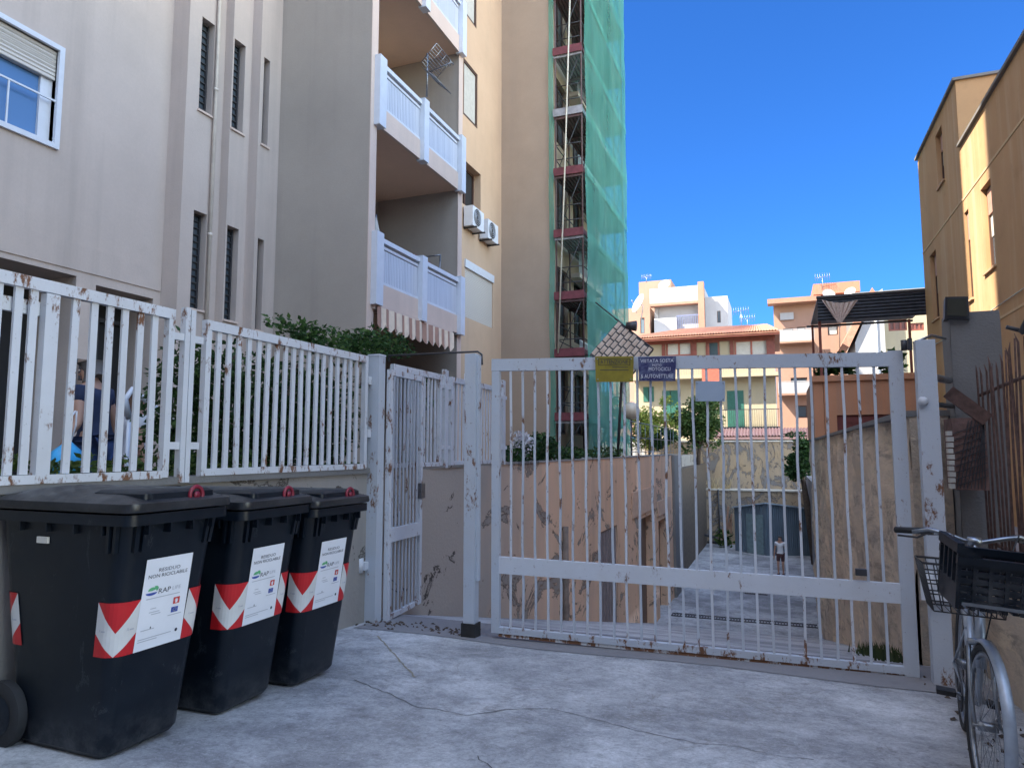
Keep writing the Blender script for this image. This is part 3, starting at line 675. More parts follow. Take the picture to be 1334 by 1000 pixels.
# back walls of the yard
bw=thing('back_wall','two tier ochre and grey wall at the far end of the yard','wall',(-1.5,44,-4.1))
m=roughwall(PY(43.5),-5.5,12,-4.3,-.95,.4,.06,(),21); m.bx(-5.5,12,43.6,44.3,-4.3,-.97); m.build('lower_wall',mBackW,bw)
m=MB(); m.bx(-5.5,12,43.42,44.35,-.95,-.86); m.build('ledge',basic('pale_ledge',(.55,.50,.42),.9),bw)
m=roughwall(PY(44.35),-8,12,-.86,1.95,.4,.06,(),22); m.bx(-8,12,44.42,44.6,-.86,1.9); m.build('upper_wall',mBackW,bw)
m=MB(); m.bx(-8,12,44.28,44.65,1.95,2.03); m.build('coping',basic('pale_ledge2',(.58,.54,.48),.9),bw)
m=MB(); x=X_(934,43.4); m.tube([(x,43.40,-.9),(x+.03,43.4,-2.6),(x,43.42,-4.0)],.05,6); m.build('drain_pipe',mDkMetal,bw)
# ============================================================ FENCE
def fence_panel(y0,y1,zb,zt,bars,label,wide=.045,mat=None,thick=.05,loc=None):
    mat=mat or mRust; t=thing('railing_fence',label,'fence',(-3.9,(y0+y1)/2,zb),'white railing panels along the garden wall')
    m=MB(); x=-3.9; w=.03
    m.bar((x,y0,zt-.03),(x,y1,zt-.03+.0),.05,.07); m.bar((x,y0+.05,zb+.025),(x,y1-.05,zb+.02),.045,.05)
    m.bx(x-.024,x+.024,y0,y0+.05,zb,zt-.066); m.bx(x-.024,x+.024,y1-.05,y1,zb,zt-.066); m.build('frame',mat,t)
    rn=random.Random(int(y0*100))
    for y in bars:
        m=MB(); dx=rn.uniform(-.006,.006); dy=rn.uniform(-.006,.006)
        m.bar((x+dx,y,zb+.05),(x,y+dy,zt-.065),.012 if wide<.02 else .018,wide,up=(0,1,0)); m.build('bar',mat,t)
    return t
b1=[y for y in (1.35,1.47,1.59,1.71,1.83,1.95,2.07,2.19,2.31,2.42,2.532,2.61,2.86,2.985,3.09,3.2,3.312,3.43)]
f1=fence_panel(1.2,3.575,1.31,2.46,b1,'rusty white railing panel left of the narrow post, above the largest bin')
m=MB(); m.bx(-3.925,-3.875,2.67,2.75,1.31,2.39); m.bx(-3.96,-3.93,1.25,2.74,2.26,2.34); m.build('inner_frame',mRust,f1)
n=18; b2=[4.0+(5.83-4.0)*i/(n-1) for i in range(n)]
fence_panel(3.86,6.0,1.31,2.44,b2,'white railing panel with ivy behind it, between narrow post and tall post')
fence_panel(6.5,7.66,1.30,2.42,[6.6+i*.092 for i in range(11)],'white railing panel behind the open pedestrian gate',wide=.03)
fence_panel(7.93,9.62,1.30,2.42,[8.03+i*.1 for i in range(16)],'farthest white railing panel, behind the gate post',wide=.03)
fence_panel(-1.4,1.1,1.31,2.46,[-1.3+i*.12 for i in range(20)],'white railing panel beside the parked bins, nearest the viewer')
def fpost(y,label,zt=2.5):
    t=thing('fence_post',label,'post',(-3.9,y,1.27),'short posts between railing panels')
    m=MB(); m.bx(-3.925,-3.875,y-.045,y-.003,1.27,zt); m.bx(-3.925,-3.875,y+.003,y+.045,1.27,zt-.01); m.build('upright',mRust,t)
    for z in (1.5,2.26): m=MB(); m.bx(-3.915,-3.885,y-.13,y-.046,z,z+.05); m.build('lug',mRust,t); m=MB(); m.bx(-3.915,-3.885,y+.046,y+.13,z,z+.05); m.build('lug',mRust,t)
fpost(3.71,'narrow rusty white double post above the bins'); fpost(7.79,'white double post behind the open pedestrian gate'); fpost(9.75,'white double post ending the railing by the flowers',2.55)
# ============================================================ GATES
t=thing('gate_post','white steel post left of the open pedestrian gate','gate post',(-3.80,6.15,gz(6.15)))
m=MB(); m.bx(-3.93,-3.80,6.08,6.20,gz(6.3)-.05,2.46); m.build('post',mRustLess,t)
m=MB(); m.bx(-3.935,-3.795,6.075,6.205,2.46,2.475); m.build('cap',mWhiteP,t)
for z in (.30,1.62,2.16): m=MB(); m.bx(-3.97,-3.885,6.02,6.10,z,z+.08); m.tube([(-3.93,6.0,z-.02),(-3.93,6.0,z+.12)],.035,8); m.build('hinge',mRust,t)
t=thing('gate_post','white steel post with blackened foot at the left end of the driveway gate','gate post',(-2.65,5.98,gz(5.98)))
m=MB(); m.bx(-2.75,-2.64,5.9,6.00,gz(6)+.13,2.40); m.build('post',mRustLess,t); m=MB(); m.bx(-2.765,-2.625,5.885,6.015,gz(6)-.03,gz(6)+.13); m.build('foot',basic('charred_foot',(.03,.028,.028),.9,var=.3,bump=.4),t)
m=MB(); m.bx(-2.638,-2.61,5.93,5.97,.3,2.38); m.build('stop_strip',mRustLess,t)
t=thing('gate_post','white steel post right of the driveway gate, beside the bicycle','gate post',(1.04,6.05,gz(6.05)))
m=MB(); m.bx(1.0,1.13,5.98,6.09,gz(6.1)-.05,2.33); m.build('post',mRustLess,t); m=MB(); m.bx(.94,1.14,5.93,5.969,.40,.56); m.tube([(1.0,5.95,.38),(1.0,5.95,.6)],.03,8); m.build('lock_box',mRust,t)
m=MB(); m.tube([(1.02,5.955,1.86),(1.03,5.98,1.86)],.035,10); m.build('hinge_cap',mRust,t)
m=MB(); m.tube([(1.04,6.05,1.85),(1.35,6.6,1.85)],.022,6); m.tube([(1.12,6.08,2.05),(1.32,6.55,2.06)],.03,6); m.tube([(1.0,6.05,2.32),(1.15,6.2,2.39),(1.3,6.5,2.40)],.012,5); m.build('tie_rod',mSteel,t)
m=MB(); m.tube([(-3.72,6.15,2.40),(-3.72,6.13,2.46),(-2.66,6.0,2.43),(-2.62,6.0,2.40),(-2.61,5.99,2.3)],.010,6)
solo(m,'tie_rod',mDkMetal,'thin dark rod joining the tops of the two white posts over the pedestrian gate','rod')
# pedestrian gate, open inwards
pg=thing('pedestrian_gate','narrow white pedestrian gate standing open inwards','gate',(-3.66,6.28,-.15))
pa=Vector((-3.765,6.22,0)); pb=Vector((-3.80,7.0,0)); ud=(pb-pa)
def PG(a,z): q=pa+ud*a; return (q.x,q.y,z)
zb=-.20; zt=2.30
m=MB(); up=(0,0,1)
m.bar(PG(0,zt),PG(1,zt),.04,.06); m.bar(PG(0,zb),PG(1,zb+.02),.04,.05); m.bar(PG(0,.62),PG(1,.62),.045,.14)
m.bar(PG(0.03,zb-.02),PG(0.03,zt+.03),.05,.05); m.bar(PG(.97,zb),PG(.97,zt+.03),.04,.05); m.build('frame',mRust,pg)
for i in range(8):
    a=.03+.94*(i+1)/9; m=MB(); m.bar(PG(a,zb+.02),PG(a,zt-.03),.012,.022); m.build('bar',mRustLess,pg)
m=MB(); m.bar(PG(.99,.95),PG(.99,1.12),.07,.09); m.build('lock',mSteel,pg)
# driveway gate leaf
gt=thing('driveway_gate','wide white barred driveway gate, rusty along its bottom rail','gate',(-.8,6.1,-.15))
GA=Vector((-2.50,5.98,0)); GB=Vector((.93,6.18,0))
def G(s,t_,off=0):   # s 0..1 along, t_ 0..1 up
    q=GA.lerp(GB,s); zb=-.155+(-.205+.155)*s; zt=2.345+(2.265-2.345)*s
    return Vector((q.x,q.y-off,zb+(zt-zb)*t_))
W=(GB-GA).length; H=2.49
m=MB()
def rail(t0,t1,d,s0=0,s1=1): m.bar(G(s0,(t0+t1)/2),G(s1,(t0+t1)/2),d,(t1-t0)*H)
rail(.955,1.0,.05); m.build('top_rail',mRustLess,gt)
m=MB(); rail(0,.022,.05,.02,.985); m.build('lower_rail',mRustLess,gt)
m=MB(); m.bar(G(.012,0),G(.012,.954),.075,.05); m.build('stile',mRustLess,gt)
m=MB(); m.bar(G(.987,-.012),G(.987,1.005),.10,.055); m.build('stile',mRustLess,gt)
m=MB(); rail(.212,.272,.045,.022,.972); m.build('middle_rail',mRust,gt)
m=MB(); rail(-.012,.012,.03,.02,.97); m.build('bottom_rail',rustpaint('heavy_rust_paint',(.66,.66,.66),(.20,.08,.035),.50,.8),gt)
rn=random.Random(5)
for i in range(27):
    s_=.02+.955*(i+1)/28; m=MB(); pts=[]
    for k in range(7):
        tt=.02+.94*k/6; p=G(s_,tt,.012); pts.append(p+Vector((rn.uniform(-.007,.007) if 0<k<6 else 0,0,0)))
    for a,b in zip(pts[:-1],pts[1:]): m.bar(a,b,.020,.012,up=(0,1,0))
    m.build('bar',mRustLess if i%3 else mRust,gt)
m=MB(); m.bx(.965,.995,6.08,6.12,2.27,2.36); m.tube([(.94,6.1,2.27),(.94,6.1,2.35)],.022,8); m.build('top_hinge',mDkMetal,gt)
m=MB(); q=G(.955,.292); m.bx(q.x-.25,q.x-.17,q.y-.06,q.y-.02,q.z,q.z+.05); m.build('latch',mDkMetal,gt)
def gP(y): return lambda a,b,d=0:(a,y+d,b)
# signs on the gate
def on_gate(px,py,off=.05):
    d=ray(px,py); # plane through GA,GB
    n=(GB-GA).cross(Vector((0,0,1))).normalized(); o=Vector((0,0,1.5)); t=(GA-o).dot(n)/d.dot(n); p=o+d*t; return p-Vector((0,off,0))
def sign(name,label,c,mat,w_off=.05):
    p=[on_gate(*q,w_off) for q in c]   # bl, br, tr, tl
    def P(a,b,d=0):
        q=(p[0]*(1-a)+p[1]*a)*(1-b)+(p[3]*(1-a)+p[2]*a)*b; return (q.x,q.y+d,q.z)
    t=thing(name,label,'sign',tuple((p[0]+p[1])/2)); m=MB()
    f=[P(0,0),P(1,0),P(1,1),P(0,1)]; m.prism(f,(0,.006,0)); m.build('plate',mat,t)
    m=MB()
    for a in (.06,.94):
        for b in (.1,.9): q=Vector(P(a,b,-.002)); m.tube([q,q-Vector((0,.004,0))],.006,6)
    m.build('screw',mSteel,t); return t,P
mYel=basic('faded_yellow_plate',(.27,.21,.02),.5,var=.25,scale=9); mBlu=NT('faded_blue_plate')
_c=mBlu.mix(mBlu.ramp(mBlu.noise(14,5,.7),[(.45,0.),(.6,.55)]),(.03,.03,.11),(.16,.19,.30)); mBlu=mBlu.done(_c,.5)
t,P=sign('warning_sign','faded yellow sign fixed to the top rail of the driveway gate',[(778,498),(826,498),(827,465),(777,465)],mYel)
m=MB(); put_text(m,'ATTENZIONE',lambda a,b:P(a,b,-.003),.14,.86,.70,.86)
for a0,a1,b in ((.45,.86,.56),(.12,.88,.45)):
    m.poly([P(a0,b,-.003),P(a1,b,-.003),P(a1,b+.025,-.003),P(a0,b+.025,-.003)])
m.build('lettering',mInk,t)
m=MB()
for (a0,a1,b0,b1) in ((.08,.92,.89,.92),(.08,.92,.64,.665),(.08,.105,.665,.89),(.895,.92,.665,.89)): m.poly([P(a0,b0,-.003),P(a1,b0,-.003),P(a1,b1,-.003),P(a0,b1,-.003)])
m.build('border',basic('olive_ink',(.10,.08,.02),.6),t)
t,P=sign('parking_sign','dark blue and white sign with four lines of lettering on the gate',[(834,497),(881,497),(882,465),(833,466)],mBlu,.06)
m=MB()
for s_,a0,a1,b0,b1 in (('VIETATA SOSTA',.06,.94,.76,.90),('MOTO',.38,.62,.60,.70),('MOTOCICLI',.28,.86,.42,.56),('& AUTOVETTURE',.06,.94,.12,.28)): put_text(m,s_,lambda a,b:P(a,b,-.003),a0,a1,b0,b1)
m.build('lettering',basic('white_lettering',(.72,.72,.78),.6),t)
t,P=sign('blank_plate','small blank grey plate hung on the gate bars below the top rail',[(907,523),(945,523),(945,497),(907,497)],basic('grey_plate',(.36,.43,.52),.5,var=.05))
# tilted tiled canopy beyond the gate
tc=thing('tiled_canopy','small tilted weathered tile canopy with a lamp, above the ramp wall','canopy',(-3.7,17.8,3.0))
cT,cR,cL=hit(806,418,y=18),hit(851,455,y=18.0),hit(768,462,y=17.6); u_=cR-cT; v_=(cL-cT)
m=MB(); rn=random.Random(3)
m.prism([cT,cR,cR+v_,cT+v_],(0,.06,-.02)); m.build('board',mDkMetal,tc)
m=MB()
for i in range(9):
    for j in range(5):
        a0=(i+.10)/9; a1=(i+.90)/9; b0=(j+.06+(.5 if i%2 else 0)*.4)/5.2; b1=b0+.160; h=Vector((0,-.05,0)); ha=Vector((0,-.02,0))
        c=[cT+u_*a0+v_*b0+ha,cT+u_*(a0+a1)/2+v_*b0+h,cT+u_*a1+v_*b0+ha]; d=[p+v_*(b1-b0) for p in c]
        m.loft([c,d],False,False,True,False)
tl_=m.build('tiles',mTileG,tc)
m=MB(); m.tube([cT,hit(776,394,y=20.9)],.02,5); m.tube([cR,cT+Vector((-.1,0,.08))],.025,5); m.tube([(-4.0,18.2,1.3),cL.lerp(cR,.5)+Vector((0,.2,-.1))],.04,6); m.build('stay',mDkMetal,tc)
m=MB(); q=hit(822,424,y=18); m.tube([q+Vector((-.12,0,0)),q+Vector((.14,0,-.02))],[.10,.14],10); m.build('lamp',mDkMetal,tc)

# ============================================================ BINS
def bin_shape():
    def dims(z):
        t=(z-.02)/(1.10-.02); return (-.36+t*(-.52+.36), .27+t*(.44-.27), .232+t*(.295-.232), .06+t*.035)
    def ring(z,off=0):
        a,b,h,r=dims(z); return rrect(a-off,b+off,-h-off,h+off,r+off,z)
    def surf(k,arc,z,off=.003):
        a,b,h,r=dims(z)
        cx,cy,phi={0:(b-r,-h+r,-45),1:(b-r,h-r,45),2:(a+r,-h+r,-135)}[k]
        lim=r*math.pi/4; q=max(-lim,min(lim,arc)); ang=R(phi)+q/r
        p=Vector((cx+(r+off)*math.cos(ang),cy+(r+off)*math.sin(ang),z))
        ex=arc-q; p+=Vector((-math.sin(ang),math.cos(ang),0))*ex; return p
    return dims,ring,surf
def make_bin(label):
    root=thing('wheelie_bin',label,'bin',(0,0,0),'black wheelie bins by the wall'); dims,ring,surf=bin_shape()
    m=MB(); m.loft([ring(.02,-.02),ring(.045,0),ring(.3),ring(.6),ring(.9),ring(1.10)],True,False)
    # rear axle hump and corner ribs
    m.loft([rrect(-.56,.487,-.325,.325,.06,1.085),rrect(-.56,.487,-.325,.325,.06,1.135)],True,True)
    for k,off in ((0,0),(1,0)):
        for a in (-.075,-.04,.04,.075):
            p=surf(k,a,1.09,.012); q=surf(k,a,.96,.008); m.bar(p,q,.02,.02)
    for s_ in (-1,1):
        for x in (-.3,-.1,.1,.3): m.bx(x-.006,x+.006,s_*.318,s_*.28,1.04,1.085)
    for y in (-.2,-.07,.07,.2): m.bx(.41,.483,y-.006,y+.006,1.04,1.085)
    m.build('body',mPlastic,root,auto=35)
    m=MB(); m.loft([rrect(-.575,.50,-.333,.333,.065,1.145),rrect(-.58,.505,-.338,.338,.07,1.155),rrect(-.575,.50,-.333,.333,.07,1.185),rrect(-.55,.475,-.31,.31,.07,1.195)],True,False)
    # domed top
    def dome(f,z): return rrect(-.55+.30*f,.475-.42*f,-.31+.27*f,.31-.27*f,.07*(1-f)+.02,z)
    m.loft([dome(0,1.195),dome(.08,1.205),dome(.35,1.226),dome(.7,1.243),dome(1,1.247)],False,True)
    ld=m.build('lid',mLid,root,auto=50)
    m=MB(); m.loft([rrect(.10,.465,-.23,.23,.03,1.19),rrect(.10,.462,-.228,.228,.03,1.225),rrect(.12,.44,-.21,.21,.03,1.238)],True,True); m.build('lock_housing',mPlastic,ld,auto=40)
    m=MB(); c=Vector((.468,.09,1.205)); m.tube([c+Vector((0,.042*math.cos(a*math.pi/8),.042*math.sin(a*math.pi/8))) for a in range(16)],.011,6,closed=True)
    m.tube([c,c+Vector((.01,0,0))],.02,10); m.build('lock_ring',basic('red_lock',(.20,.012,.03),.45),ld)
    for y in (-.17,.17):
        m=MB(); m.bx(-.60,-.52,y-.03,y+.03,1.17,1.235); m.build('hinge',mLid,ld)
    m=MB(); m.tube([(-.61,-.30,1.20),(-.61,.30,1.20)],.018,8); m.tube([(-.61,-.29,1.20),(-.55,-.29,1.12)],.018,6); m.tube([(-.61,.29,1.20),(-.55,.29,1.12)],.018,6); m.build('handle',mPlastic,root)
    for s_ in (-1,1):
        y0=s_*.30; y1=s_*.245
        m=MB(); prof_=[(.0,.03),(.115,.03),(.12,.0)]
        c=Vector((-.40,0,.155)); rings=[]
        for (r_,yy) in ((.10,y0),(.135,y0+s_*.004),(.155,y0-s_*.005),(.158,(y0+y1)/2),(.155,y1+s_*.005),(.10,y1)):
            rings.append([c+Vector((r_*math.cos(a*math.pi/14),yy,r_*math.sin(a*math.pi/14))) for a in range(28)])
        m.loft(rings,True,True); wl=m.build('wheel',mRubber,root,auto=40)
        m=MB(); q=y0+s_*.002; m.tube([c+Vector((0,q,0)),c+Vector((0,q+s_*.012,0))],[.095,.07],20); m.tube([c+Vector((0,q,0)),c+Vector((0,q+s_*.03,0))],.025,12); m.build('hub',mPlastic,wl,auto=40)
    m=MB(); m.tube([(-.40,-.25,.155),(-.40,.25,.155)],.015,8); m.build('axle',mSteel,root)
    # chevrons
    z0,z1=.485,.733; hw=.108
    for k in (0,1,2):
        mr=MB(); mw_=MB(); n=12
        for i in range(n):
            A=[-hw+2*hw*i/n,-hw+2*hw*(i+1)/n]; V=[]
            for a in A:
                e=abs(a)/hw; V.append((z1, z1-(1-e)*.14, z0+e*.105, z0))
            for q,mm2 in ((0,mr),(1,mw_),(2,mr)):
                (p0,p1),(q0,q1)=((V[0][q],V[1][q]),(V[0][q+1],V[1][q+1]))
                mm2.poly([surf(k,A[0],q0,.004),surf(k,A[1],q1,.004),surf(k,A[1],p1,.004),surf(k,A[0],p0,.004)])
        o=mr.build('chevron_sticker',mRed,root); mw_.build('white_band',mWhiteF,o)
        m=MB()
        for a0 in (-.085,.045):
            put_text(m,'A',lambda a,b:surf(k,a,b,.0055),a0,a0+.012,.598,.613); m.poly([surf(k,a0+.015,.60,.0055),surf(k,a0+.038,.60,.0055),surf(k,a0+.038,.606,.0055),surf(k,a0+.015,.606,.0055)])
        m.build('sticker_print',mInkG,o)
    # front label
    def PF(a,b,d=0):   # a 0..1 across (y from -w to w), b 0..1 up
        z=.485+.43*b; aa,bb,h,r=dims(z); return Vector((bb+.0065+d,-.150+.285*a,z))
    m=MB(); m.poly([PF(0,0),PF(1,0),PF(1,1),PF(0,1)]); lb=m.build('label_sticker',mPaper,root)
    D=.0015; T=lambda a,b:PF(a,b,D)
    m=MB(); put_text(m,'RESIDUO',T,.28,.74,.845,.885); put_text(m,'NON RICICLABILE',T,.08,.92,.785,.825); put_text(m,'RAP',T,.34,.60,.60,.655); m.build('lettering',mInk,lb)
    m=MB(); put_text(m,'LIFE',T,.64,.82,.61,.65)
    for a0,a1,b in ((.1,.82,.555),(.62,.92,.315),(.08,.36,.215),(.05,.75,.12),(.05,.45,.095),(.2,.42,.40),(.22,.34,.44),(.25,.45,.375)): m.poly([T(a0,b),T(a1,b),T(a1,b+.009),T(a0,b+.009)])
    m.build('small_print',mInkG,lb)
    def blob(mm2,cx,cy,rx,ry,n=16,a0=0,a1=2*math.pi): mm2.poly([T(cx,cy)]+[T(cx+rx*math.cos(a0+(a1-a0)*i/n),cy+ry*math.sin(a0+(a1-a0)*i/n)) for i in range(n+1)])
    m=MB(); blob(m,.2,.645,.09,.04,12,.3,3.1); blob(m,.27,.665,.06,.03,12,-1.2,2.2); m.build('leaf_emblem',mGreenI,lb)
    m=MB(); blob(m,.19,.625,.12,.03,12,math.pi,2*math.pi); m.build('blue_emblem',mBlueI,lb)
    m=MB(); m.poly([T(.70,.44),T(.84,.44),T(.84,.515),T(.70,.515)]); e=m.build('red_emblem',mRedI,lb)
    m=MB(); blob(m,.77,.478,.035,.022); m.poly([PF(.745,.45,.002),PF(.795,.45,.002),PF(.77,.505,.002)]); m.build('emblem_mark',mPaper,e)
    m=MB(); m.poly([T(.68,.345),T(.83,.345),T(.83,.405),T(.68,.405)]); e=m.build('blue_flag',mBlueI,lb)
    m=MB()
    for i in range(10):
        q=i*math.pi/5; cx=.755+.035*math.cos(q); cy=.375+.018*math.sin(q); m.poly([PF(cx-.006,cy-.003,.0025),PF(cx+.006,cy-.003,.0025),PF(cx,cy+.005,.0025)])
    m.build('stars',basic('yellow_ink',(.7,.6,.05),.6),e)
    m=MB(); blob(m,.86,.13,.03,.02); blob(m,.28,.235,.012,.014); m.build('dark_mark',mInk,lb)
    m=MB(); y=-.2935; m.bx(-.18,-.10,y-.012,y+.0,.985,1.015); m.build('number_plate',basic('beige_tag',(.6,.58,.52),.6),root)
    return root
BX=-3.365
bin1=make_bin('largest looking black wheelie bin, nearest the viewer at the left')
bin1.location=(BX,2.775,gz(2.8)); bin1.rotation_euler=(0,0,R(-1))
bin1.scale=(1,1,1.06)
bin2=copy_tree(bin1); bin2.location=(BX+.0,3.505,gz(3.5)); bin2.rotation_euler=(0,0,R(1)); bin2['label']='middle black wheelie bin of the row of three, between its neighbours'
bin3=copy_tree(bin1); bin3.location=(BX+.02,4.16,gz(4.15)); bin3.rotation_euler=(0,0,R(-.5)); bin3['label']='last black wheelie bin of the row, closest to the white gate post'

# ============================================================ RIGHT SIDE OF THE GATE
t=thing('gate_pillar','tall weathered grey concrete pillar right of the driveway gate','pillar',(1.5,6.75,0))
m=roughwall(PY(6.55),1.35,1.70,-.4,2.62,.1,.012,(),31); q=roughwall(PX(1.35,-1),6.55,6.85,-.4,2.62,.1,.012,(),32); m.add(q.v,q.f,True); m.bx(1.365,1.69,6.565,6.85,-.4,2.61); m.build('pillar',mConc,t)
t=thing('floodlight','dark boxy floodlight tilted on top of the concrete pillar','lamp',(1.35,6.65,2.62))
m=MB(); m.tube([(1.42,6.65,2.6),(1.42,6.65,2.68),(1.38,6.62,2.74)],.02,6); m.build('bracket',mDkMetal,t)
m=MB(); c=hit(1243,403,y=6.6); 
m.prism([c+Vector((-.09,-.09,-.085)),c+Vector((.085,-.09,-.105)),c+Vector((.08,-.11,.08)),c+Vector((-.08,-.11,.09))],(.02,.17,.0)); m.build('housing',mDkMetal,t)
m=MB(); m.prism([c+Vector((-.075,-.103,-.065)),c+Vector((.065,-.103,-.08)),c+Vector((.062,-.118,.06)),c+Vector((-.068,-.118,.068))],(0,-.006,0)); m.build('lens',basic('dusty_lens',(.035,.034,.022),.6),t)
t=thing('meter_box','rusty brown perforated metal box on the side of the concrete pillar','box',(1.36,6.3,1.15))
m=MB(); m.bx(1.255,1.475,6.22,6.5,1.19,1.74); m.build('cabinet',basic('brown_rust_sheet',(.17,.10,.085),.85,var=.35,scale=14,bump=.4),t)
m=MB()
for i in range(9):
    a=i/9; m.bar((1.26+.21*a,6.212,1.2),(1.265+.2*min(1,a+.5),6.212,1.72),.006,.006)
    m.bar((1.26,6.210,1.22+.05*i),(1.47,6.210,1.30+.05*i),.006,.006)
m.build('mesh_door',mDkMetal,t)
m=MB()
for i in range(10): m.bx(1.215,1.25+(i%3)*.004,6.2,6.26,1.2+i*.045,1.235+i*.045)
m.build('terminal_strip',basic('ivory_ceramic',(.55,.52,.46),.5),t)
m=MB(); m.bar((1.26,6.3,1.95),(1.50,6.25,1.72),.12,.10); solo(m,'rusty_bracket',mRustIron,'rusty channel bracket leaning diagonally above the brown box','bracket')
iw=thing('rubble_wall','low rough rubble wall under the rusty iron fence','wall',(1.5,4.8,0))
m=roughwall(PX(1.42,-1),-2,6.5,-.5,.62,.14,.05,(),41); q=roughwall(lambda a,b,d=0:(a,b,.62+d*.5),1.42,1.62,-2,6.5,.1,.03,(),42); m.add(q.v,q.f,True); m.bx(1.47,1.62,-2,6.5,-.5,.58); m.build('wall',mStone,iw)
fi=thing('iron_fence','rusty iron bar fence with crossed spikes beside the concrete pillar','fence',(1.5,5,.6))
rn=random.Random(11)
k=0; y=6.45
while y>2.6:
    sl_=rn.uniform(-.05,.05)*(1.6 if y<5.7 else .4); m=MB(); zt_=2.16+rn.uniform(-.03,.04)+(.08 if y<5.6 else 0)
    m.tube([(1.50+rn.uniform(-.01,.01),y,.58),(1.5,y+sl_*.5,1.4),(1.49+rn.uniform(-.01,.02),y+sl_,zt_-.06),(1.49,y+sl_*1.05,zt_)],[.009,.009,.008,.002],5); m.build('bar',mRustIron,fi)
    if y<5.9 and k%2==0:
        m=MB(); m.tube([(1.51,y+.1,.6),(1.51,y-.06,zt_+.02)],[.010,.006],5); m.build('bar',mRustIron,fi)
    y-=rn.uniform(.09,.12); k+=1
m=MB(); m.tube([(1.515,6.5,1.93),(1.515,5.5,1.97),(1.515,2.6,2.0)],.014,6); m.tube([(1.515,6.5,.78),(1.515,2.6,.8)],.014,6); m.build('rail',mRustIron,fi)
m=MB(); m.tube([(1.50,5.30,2.26),(1.48,5.05,2.33)],.03,6); m.tube([(1.50,5.35,2.27),(1.42,5.35,2.30)],.014,5); m.build('finial',mDkMetal,fi)
